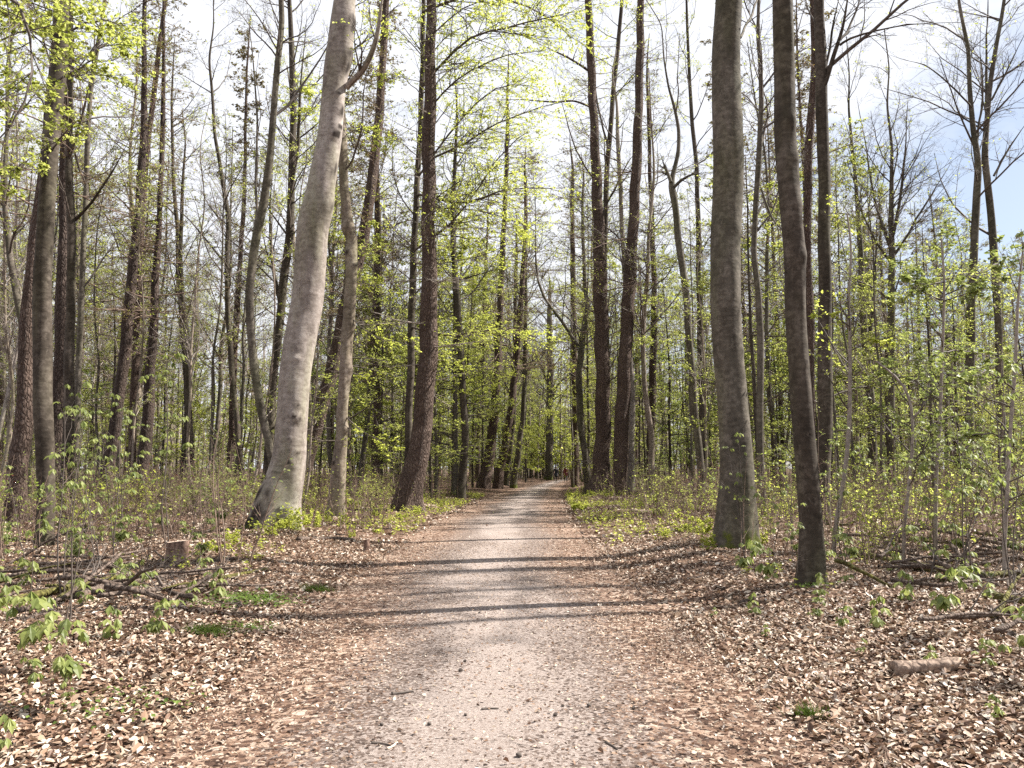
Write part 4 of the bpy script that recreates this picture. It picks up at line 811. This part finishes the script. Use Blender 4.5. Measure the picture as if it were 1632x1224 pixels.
# crumbs, needles and twig bits on the path
mb = MB(); n = 9000
D = np.sqrt(g.uniform(3.3 ** 2, 17 ** 2, n)); X = pathc(D) + g.normal(0, 1.25, n)
P = np.stack([X, D, surf(X, D) + .003], -1); az = g.uniform(0, 6.28, n); ti = g.normal(0, .12, n)
d = np.stack([np.cos(az) * np.cos(ti), np.sin(az) * np.cos(ti), np.sin(ti)], -1); u = nrm(np.stack([g.normal(0, .3, n), g.normal(0, .3, n), np.ones(n)], -1))
L = g.uniform(.012, .04, n); mb.add(*leaves5(P, d, u, L, L * g.uniform(.08, .4, n), .1, .05), 0, False)
n = 2200; D = np.sqrt(g.uniform(3.3 ** 2, 14 ** 2, n)); X = pathc(D) + g.normal(0, 1.6, n); P = np.stack([X, D, surf(X, D) + .004], -1); az = g.uniform(0, 6.28, n)
tw = walk(P, np.stack([np.cos(az), np.sin(az), np.zeros(n)], -1), g.uniform(.02, .11, (n, 1)), g.uniform(.0008, .0022, n), 4, 0, g, .12); tw[0][:, :, 2] = surf(tw[0][:, :, 0], tw[0][:, :, 1]) + .004
mb.add(*tubes(*tw, 3), 1)
tag(obj('path_debris', mb.mesh('path_debris', [M['litter'], M['twig']])), 'leaf crumbs and twig bits strewn over the gravel path', kind='stuff')

# ------------------------------------------------------------------ logs, branches, stumps, tufts
def log_mesh(P, R, g, sides=10, mat2=None):
    n = 22; s = np.linspace(0, len(P) - 1, n); C = np.stack([np.interp(s, range(len(P)), P[:, k]) for k in range(3)], -1); r = np.interp(s, range(len(P)), R)
    L = np.linalg.norm(C[-1] - C[0]); u = np.linspace(0, 1, n)[:, None]; C += sum(np.sin(u * q + g.uniform(0, 6, 3)) * g.normal(0, .02 * L, 3) / q * 3 for q in (4., 9.)) * np.array([1, 1, .4]) * np.sin(u * PI) ** .5; r = r * (1 + .06 * np.sin(u[:, 0] * 7 + 1) + .04 * np.sin(u[:, 0] * 17)); r[-2:] *= .9
    C = np.concatenate([C[:1], C, C[-1:]]); r = np.concatenate([[.001], r, [.001]])
    C[0] += (C[1] - C[2]) * .02; C[-1] += (C[-2] - C[-3]) * .02
    return C[None], r[None]
def fallen(name, label, cat, pts, w, mat, lift=(0, 0), group=None, stubs=3, taper=.6):
    """pts: pixels on the ground; w px thickness at the first point"""
    g = np.random.default_rng(len(label) * 7 + int(pts[0][0]))
    P = np.array([ground_hit(*p) for p in pts]); r = w / 2 / F * P[0][1]
    P[:, 2] = surf(P[:, 0], P[:, 1]) + r * .55; P[:, 2] += np.interp(np.arange(len(P)), [0, len(P) - 1], lift)
    org = P[0].copy(); org[2] = float(surf(org[0], org[1])); P -= org
    R = np.linspace(r, r * taper, len(P)); root = thing(name, label, cat, org, 0, group)
    C, rr = log_mesh(P, R, g); mb = MB(); V, Q = tubes(C, rr, 12)
    V += (np.sin(np.arange(len(V)) % 12 * 1.7) * r * .05)[:, None] * np.array([0, .5, 1.]); ax = nrm((C[0, -1] - C[0, 0])[None]); V = V.reshape(-1, 12, 3); V[-3:-1] += ax * g.uniform(-1, 1.2, (1, 12, 1)) * r * .8; V[1:3] -= ax * g.uniform(-.5, .8, (1, 12, 1)) * r * .6; V = V.reshape(-1, 3); mb.add(V, Q)
    obj('log' if w > 9 else 'branch', mb.mesh('log', [M[mat]]), root)
    if stubs:
        B, R2 = child(C[:, 1:-1], rr[:, 1:-1], stubs, .15, .95, .35, .9, .8, .02, 5, .45, g, .15, .003)
        B[..., 2] = np.maximum(B[..., 2], .01)
        for b, q in zip(B, R2): obj('side_branch', MB().add(*tubes(b[None], q[None], 5)).mesh('side_branch', [M['twig']]), root)
    return root
fallen('mossy_branch', 'yellow mossy branch lying straight, nearest the path in the left brush pile', 'branch', [(350, 925), (390, 917), (425, 909)], 9, 'mosswood', stubs=1)
fallen('dead_log', 'thick dark dead log in the left brush pile, below the cut stump', 'log', [(120, 955), (200, 935), (275, 915)], 15, 'deadwood')
fallen('mossy_log', 'moss covered log in the left brush pile at the left border', 'log', [(0, 968), (90, 950), (185, 930)], 15, 'mosswood', (0, .05))
fallen('dead_branch', 'grey dead branch lying between the cut stump and the yellow mossy branch', 'branch', [(255, 908), (310, 902), (370, 893)], 9, 'deadwood')
fallen('dead_branch', 'thin dark branch along the top of the left brush pile', 'branch', [(60, 912), (150, 900), (240, 885)], 6, 'deadwood', (0, .1))
fallen('dead_branch', 'dark branch lowest in the left brush pile', 'branch', [(30, 990), (110, 978), (190, 962)], 8, 'deadwood')
fallen('mossy_log', 'short mossy log end jutting out of the middle of the left brush pile', 'log', [(95, 962), (125, 945), (150, 932)], 15, 'mosswood', (0, .06), stubs=1)
fallen('dead_branch', 'thin raised twig branch sloping down beside the cut stump', 'branch', [(290, 905), (260, 898), (245, 890)], 5, 'deadwood', (0, .12), stubs=2)
fallen('dead_branch', 'reddish dead branch lying right of the foot of the thick pale beech', 'branch', [(475, 862), (515, 860), (565, 862)], 8, 'deadwood')
fallen('dead_branch', 'long forked branch stretching across the middle of the left brush pile', 'branch', [(150, 945), (240, 925), (330, 918)], 8, 'deadwood', (.04, .02), stubs=5)
fallen('dead_log', 'short pale log lying alone in fallen leaves at lower right', 'log', [(1425, 1076), (1475, 1072), (1528, 1068)], 25, 'palewood', stubs=0, taper=.85)
fallen('mossy_log', 'long mossy log behind the wrinkled near trunk at right', 'log', [(1375, 890), (1450, 905), (1530, 925)], 16, 'mosswood')
fallen('mossy_log', 'mossy log reaching the right border above the fallen leaves', 'log', [(1505, 928), (1560, 922), (1640, 914)], 14, 'mosswood')
fallen('dead_branch', 'dark crooked branch rising out of the right brush pile', 'branch', [(1565, 925), (1535, 910), (1515, 900)], 10, 'deadwood', (0, .32))
fallen('dead_branch', 'thin arched branch leaning left of the right brush pile', 'branch', [(1375, 892), (1420, 885), (1480, 880)], 7, 'deadwood', (.05, .42))
fallen('mossy_log', 'thick mossy log end cut by the right border', 'log', [(1588, 958), (1615, 962), (1660, 970)], 17, 'mosswood', stubs=0)
fallen('dead_branch', 'short bent pale branch below the mossy log end at the right border', 'branch', [(1583, 972), (1596, 985), (1604, 998)], 11, 'palewood', stubs=0)
fallen('dead_branch', 'dark branch low at the right border among leaves', 'branch', [(1600, 1010), (1640, 1025), (1680, 1040)], 11, 'deadwood')
fallen('dead_branch', 'slim grey branch lying between the two mossy logs at right', 'branch', [(1420, 930), (1500, 945), (1570, 940)], 6, 'deadwood', (.03, .1), stubs=5)
fallen('dead_branch', 'bundle-topping dark branch sloping over the long mossy log at right', 'branch', [(1640, 890), (1570, 880), (1480, 870)], 7, 'deadwood', (.1, .3), stubs=6)
fallen('dead_branch', 'slim stick lying left of the foot of the wrinkled near trunk', 'branch', [(1180, 962), (1220, 950), (1262, 938)], 5, 'deadwood', stubs=2)
fallen('pale_branch', 'small bleached piece of wood in the right verge', 'branch', [(1008, 815), (1020, 816), (1032, 817)], 6, 'cut', stubs=0)
fallen('twig', 'dark twig lying left of the middle on the gravel', 'twig', [(625, 1117), (640, 1115), (658, 1113)], 5, 'twig', stubs=0)
fallen('twig', 'tiny dark twig in the centre of the path near the front', 'twig', [(768, 1143), (780, 1141), (794, 1141)], 4, 'twig', stubs=1)
fallen('twig', 'dark twig at the front left of the gravel', 'twig', [(592, 1198), (605, 1198), (622, 1201)], 4, 'twig', stubs=0)
fallen('twig', 'pale twig on the leafy left verge of the path front', 'twig', [(617, 1207), (625, 1203), (633, 1198)], 4, 'cut', stubs=0)
fallen('twig', 'slim twig on the right half of the path front', 'twig', [(966, 1195), (975, 1201), (984, 1208)], 4, 'twig', stubs=0)
def stick(seed, label, group, mat):
    g = np.random.default_rng(seed); L = g.uniform(.9, 2.4); r = g.uniform(.014, .034)
    root = thing('dead_branch', label, 'branch', (0, 0, 0), 0, group)
    B, R0 = walk(np.array([[-L / 2, 0, 0]]), np.array([[1., 0, 0]]), np.array([[L]]), np.array([r]), 9, .0, g, .09); R0 = R0 * .5 + r * .5 * np.linspace(1, .6, 9)[None]; B = np.concatenate([B[:, :1], B, B[:, -1:]], 1); R0 = np.concatenate([[[.001]], R0, [[.001]]], 1); B[:, 0, 0] -= .004; B[:, -1, 0] += .004
    obj('branch', MB().add(*tubes(B, R0, 8)).mesh('branch', [M[mat]]), root)
    B2, R2 = child(B[:, 1:-1], R0[:, 1:-1], 5, .2, 1, .4, .7, .7, .0, 5, .5, g, .15, .004); B3, R3 = child(B2, R2, 3, .2, 1, .5, .7, .7, .0, 4, .6, g, .12, .003)
    for q in range(5): obj('side_twig', MB().add(*tubes(B2[q:q + 1], R2[q:q + 1], 5)).add(*tubes(B3[q * 3:q * 3 + 3], R3[q * 3:q * 3 + 3], 3)).mesh('side_twig', [M['twig']]), root)
    return root
def pile(label, group, boxes, seed):
    rr = random.Random(seed); P_ = [stick(seed + k, label, group, ['deadwood', 'deadwood', 'mosswood', 'deadwood'][k]) for k in range(4)]
    k = 0
    for (x0, x1, y0, y1, n, zmax) in boxes:
        for _ in range(n):
            qx, qy = rr.uniform(x0, x1), rr.uniform(y0, y1)
            if 215 < qx < 345 and qy < 925: qy = 928 + rr.uniform(0, 30)
            p = ground_hit(qx, qy); loc = (p[0], p[1], float(surf(p[0], p[1])) + rr.uniform(.02, zmax)); az = rr.gauss(0.35, .8)
            o = P_[k % 4] if k < 4 else dup(P_[k % 4], loc); o.location = loc; o.rotation_euler = (rr.uniform(0, 6.28), rr.gauss(0, .1), az); k += 1
pile('dead stick jumbled in the brush pile left of the path', 'dead sticks of the left brush pile', [(-20, 390, 892, 968, 20, .14), (60, 230, 890, 930, 5, .18)], 500)
pile('dead stick jumbled in the brush pile at the right border', 'dead sticks of the right brush pile', [(1340, 1660, 850, 935, 24, .3), (1560, 1660, 930, 1010, 5, .1)], 520)
def stump(label, px, py, wpx, hpx):
    p = ground_hit(px, py); D = p[1]; r = wpx / 2 / F * D; h = hpx / F * D; g = np.random.default_rng(int(px))
    root = thing('tree_stump', label, 'stump', (p[0], p[1], p[2])); n = 20; th = np.arange(n) * 2 * PI / n
    zs = np.array([-.1, 0, .08, .4, .8, 1.0]); rs = np.array([1.3, 1.22, 1.08, .98, .97, .98]); lob = 1 + .06 * np.sin(3 * th + 1) + .05 * np.sin(5 * th)
    V = np.stack([np.stack([np.cos(th) * r * q * lob * (1 + g.normal(0, .02, n)), np.sin(th) * r * q * lob, np.full(n, z * h) + (0.05 * h * np.cos(th) if z == 1 else 0)], -1) for z, q in zip(zs, rs)])
    i = np.arange(6 * n).reshape(6, n); a = i[:-1]; b = np.roll(a, -1, 1); e = i[1:]; c = np.roll(e, -1, 1)
    obj('bark', MB().add(V.reshape(-1, 3), np.stack([a, b, c, e], -1).reshape(-1, 4)).mesh('bark', [M['stump']]), root)
    rings = np.stack([V[-1] * np.array([k, k, 1]) + np.array([0, 0, .003]) for k in (.97, .7, .4, .02)]); i = np.arange(4 * n).reshape(4, n); a = i[:-1]; b = np.roll(a, -1, 1); e = i[1:]; c = np.roll(e, -1, 1)
    obj('cut_face', MB().add(rings.reshape(-1, 3), np.stack([a, b, c, e], -1).reshape(-1, 4)).mesh('cut_face', [M['cut']]), root)
stump('sawn tree stump with a pale cut top beside the left brush pile', 281, 893, 33, 29)
stump('small dark broken stump at the left verge right of the pale beech', 584, 878, 10, 18)
def tuft(label, px, py, rx, ry, n, seed, leaf=False, name='grass_tuft', cat='grass tuft'):
    g = np.random.default_rng(seed); p = ground_hit(px, py); m = n
    x = p[0] + g.normal(0, rx, m); y = p[1] + g.normal(0, ry, m); P = np.stack([x, y, surf(x, y)], -1) - p
    mb = MB()
    if leaf:
        az = g.uniform(0, 6.28, m); P[:, 2] += g.uniform(.01, .06, m); d = np.stack([np.cos(az), np.sin(az), np.full(m, -.1)], -1); L = g.uniform(.02, .045, m)
        mb.add(*leaves5(P, nrm(d), nrm(np.stack([g.normal(0, .4, m), g.normal(0, .4, m), np.ones(m)], -1)), L, L * .45), 0, False); mm = M['ivy']
    else:
        d = nrm(np.stack([g.normal(0, .55, m), g.normal(0, .55, m), np.ones(m)], -1)); B, R = walk(P, d, g.uniform(.05, .13, (m, 1)), g.uniform(.0022, .004, m), 4, -.25, g, .05); mb.add(*tubes(B, R, 3)); mm = M['grass']
    o = obj(name, mb.mesh(name, [mm]), None, p); tag(o, label, None if leaf else cat, None, 'stuff' if leaf else None)
tuft('dense green grass tuft on the leaves at lower left', 335, 1012, .09, .05, 420, 1)
tuft('small grass tuft by the left edge of the path', 505, 943, .09, .05, 300, 2)
tuft('patch of dark green ivy leaves on the left forest floor', 405, 957, .22, .22, 700, 3, True, 'ivy_patch', 'ivy')
tuft('thin green patch of small leaves left of the ivy patch', 340, 965, .15, .2, 160, 4, True, 'ivy_patch', 'ivy')
tuft('sparse ground leaves between the grass tuft and the path edge', 395, 1003, .14, .1, 150, 5, True, 'ivy_patch', 'ivy')
tuft('sparse green leaves low in the bright litter at lower left', 190, 1130, .25, .2, 170, 6, True, 'ivy_patch', 'ivy')
tuft('little green tuft in the fallen leaves at lower right', 1290, 1147, .06, .03, 120, 7)
tuft('few green leaves low by the foot of the wrinkled near trunk', 1300, 935, .12, .12, 160, 8, True, 'ivy_patch', 'ivy')
# cones on the path
def cone_mesh():
    g = np.random.default_rng(4); n, s = 12, 10; t = np.linspace(0, 1, n); r = .012 * np.sin(PI * (t * .86 + .08)) ** .7; r[0] = r[-1] = .001
    th = np.arange(s) * 2 * PI / s; rad = r[:, None] * (1 + .25 * ((np.arange(n)[:, None] + np.arange(s)[None]) % 2))
    V = np.stack([t[:, None] * .04 - .02 + 0 * th, rad * np.cos(th), rad * np.sin(th) + .011], -1); i = np.arange(n * s).reshape(n, s); a = i[:-1]; b = np.roll(a, -1, 1); e = i[1:]; c = np.roll(e, -1, 1)
    return MB().add(V.reshape(-1, 3), np.stack([a, b, c, e], -1).reshape(-1, 4), 0, False).mesh('cone', [M['twig']])
cm = cone_mesh()
for (px, py) in [(741, 1064), (734, 1079), (742, 1153), (885, 1153), (897, 1136), (1010, 1140), (939, 1136), (764, 984), (684, 1168), (608, 1167), (941, 1025), (582, 1091), (827, 1220)]:
    p = ground_hit(px, py); o = obj('larch_cone', cm, None, (p[0], p[1], float(surf(p[0], p[1])))); o.rotation_euler = (0, 0, random.uniform(0, 6)); sc = random.uniform(.55, 1.0); o.scale = (sc, sc, sc)
    tag(o, 'small dark larch cone lying on the pale gravel path', 'cone', 'larch cones on the path')

# ------------------------------------------------------------------ people far down the path
def person(label, px, D, coat, legs, hair, stride, seed):
    x = (px - CX) / F * D; z = float(surf(x, D))
    root = thing('person', label, 'person', (x, D, z), 0)
    pts = {'pelvis': (0, 0, .95), 'belly': (0, 0, 1.1), 'chest': (0, -.01, 1.32), 'neck': (0, 0, 1.47), 'headb': (0, .0, 1.56), 'head': (0, .01, 1.66), 'top': (0, .01, 1.73)}
    for s, n in ((-1, 'l'), (1, 'r')):
        f = s * stride
        pts.update({'hip' + n: (s * .1, 0, .9), 'knee' + n: (s * .105, f * .18 + .03, .5), 'ank' + n: (s * .1, f * .33 - .03, .09), 'toe' + n: (s * .11, f * .33 + .14, .035),
                    'sh' + n: (s * .19, 0, 1.40), 'elb' + n: (s * .25, -f * .1 - .04, 1.12), 'wri' + n: (s * .24, -f * .2 + .05, .88), 'han' + n: (s * .23, -f * .22 + .07, .78)})
    rad = {'pelvis': .155, 'belly': .15, 'chest': .165, 'neck': .06, 'headb': .07, 'head': .095, 'top': .07, 'hip': .1, 'knee': .065, 'ank': .045, 'toe': .04, 'sh': .075, 'elb': .055, 'wri': .038, 'han': .03}
    names = list(pts); me = bpy.data.meshes.new('body')
    E = [('pelvis', 'belly'), ('belly', 'chest'), ('chest', 'neck'), ('neck', 'headb'), ('headb', 'head'), ('head', 'top')]
    for n in 'lr': E += [('pelvis', 'hip' + n), ('hip' + n, 'knee' + n), ('knee' + n, 'ank' + n), ('ank' + n, 'toe' + n), ('chest', 'sh' + n), ('sh' + n, 'elb' + n), ('elb' + n, 'wri' + n), ('wri' + n, 'han' + n)]
    me.from_pydata([pts[n] for n in names], [(names.index(a), names.index(b)) for a, b in E], [])
    tmp = bpy.data.objects.new('tmp', me); COL.objects.link(tmp)
    sk = tmp.modifiers.new('s', 'SKIN'); tmp.modifiers.new('u', 'SUBSURF').levels = 1
    for i, n in enumerate(names):
        key = n if n in rad else n[:-1]; v = me.skin_vertices[0].data[i]; v.radius = (rad[key], rad[key] * (.75 if key in ('chest', 'belly', 'pelvis') else 1)); v.use_root = n == 'pelvis'
    dg = bpy.context.evaluated_depsgraph_get(); bm = bpy.data.meshes.new_from_object(tmp.evaluated_get(dg)); bpy.data.objects.remove(tmp)
    bm.materials.clear()
    for m in (plain('coat', coat), plain('trousers', legs), plain('skin', (.5, .33, .26)), plain('shoes', (.03, .025, .02))): bm.materials.append(m)
    for p in bm.polygons:
        c = p.center; arm = abs(c.x) > .17
        p.material_index = 2 if c.z > 1.5 or (arm and c.z < .87 and c.z > .6) else (3 if c.z < .1 else (1 if c.z < .82 and not arm else 0)); p.use_smooth = True
    obj('body', bm, root)
    # coat skirt and hair
    th = np.arange(16) * 2 * PI / 16; lv = [(1.12, .15), (.95, .2), (.72, .22)]
    V = np.stack([np.stack([np.cos(th) * r, np.sin(th) * r * .75, np.full(16, zz)], -1) for zz, r in lv]); i = np.arange(48).reshape(3, 16); a = i[:-1]; b = np.roll(a, -1, 1); e = i[1:]; c = np.roll(e, -1, 1)
    obj('jacket', MB().add(V.reshape(-1, 3), np.stack([a, b, c, e], -1).reshape(-1, 4)).mesh('jacket', [bm.materials[0]]), root)
    lt = np.linspace(.05, PI * .62, 7); V = np.stack([np.stack([np.cos(th) * np.sin(q) * .115, np.sin(th) * np.sin(q) * .12 - .01, np.full(16, 1.655 + .115 * np.cos(q))], -1) for q in lt]); i = np.arange(7 * 16).reshape(7, 16); a = i[:-1]; b = np.roll(a, -1, 1); e = i[1:]; c = np.roll(e, -1, 1)
    obj('hair', MB().add(V.reshape(-1, 3), np.stack([a, e, c, b], -1).reshape(-1, 4)).mesh('hair', [plain('hair', hair)]), root)
person('person in dark blue clothing walking in the middle of the far path', 885.5, 88, (.012, .013, .02), (.012, .012, .016), (.03, .02, .015), 1, 1)
person('person in a dark red jacket walking at the right edge of the far path', 901, 92, (.12, .018, .018), (.02, .016, .018), (.05, .03, .02), -1, 2)

# ------------------------------------------------------------------ light and sky
AZ, EL = math.radians(75), math.radians(46)
sd = Vector((math.sin(AZ) * math.cos(EL), math.cos(AZ) * math.cos(EL), math.sin(EL)))
sl = bpy.data.lights.new('sun', 'SUN'); sl.energy = 5.0; sl.angle = math.radians(.5); sl.color = (1, .95, .87)
so = bpy.data.objects.new('sun', sl); COL.objects.link(so); so.rotation_euler = (-sd).to_track_quat('-Z', 'Y').to_euler(); so.location = (30, 20, 40)
w = bpy.data.worlds.new('World'); S.world = w; w.use_nodes = True; nt = w.node_tree
bg = nt.nodes['Background']
sky = nt.nodes.new('ShaderNodeTexSky'); sky.sky_type = 'NISHITA'; sky.sun_disc = False; sky.sun_elevation = EL; sky.sun_rotation = AZ
tc = nt.nodes.new('ShaderNodeTexCoord').outputs['Generated']
cn = noise(nt, tc, 2.6, 7, .58, (1, 1, 2.2))
sx_ = nt.nodes.new('ShaderNodeSeparateXYZ'); nt.links.new(tc, sx_.inputs[0])
cn = math_(nt, 'SUBTRACT', cn, math_(nt, 'MULTIPLY', sx_.outputs[0], .34))   # clearer towards the sun's side
cf = ramp(nt, [(.26, (.3, .3, .3)), (.46, (1, 1, 1))], cn)
cl = mixc(nt, cf, sky.outputs[0], (7.0, 7.2, 7.7))
nt.links.new(cl, bg.inputs[0]); bg.inputs[1].default_value = .053
vs = S.view_settings; vs.view_transform = 'Standard'; vs.look = 'None'; vs.exposure = 1.55; vs.gamma = 1
cy = S.cycles if hasattr(S, 'cycles') else None
S.render.engine = 'CYCLES'
S.cycles.max_bounces = 6; S.cycles.diffuse_bounces = 3; S.cycles.transmission_bounces = 4; S.cycles.glossy_bounces = 1; S.cycles.caustics_reflective = False; S.cycles.caustics_refractive = False
S.cycles.use_denoising = False
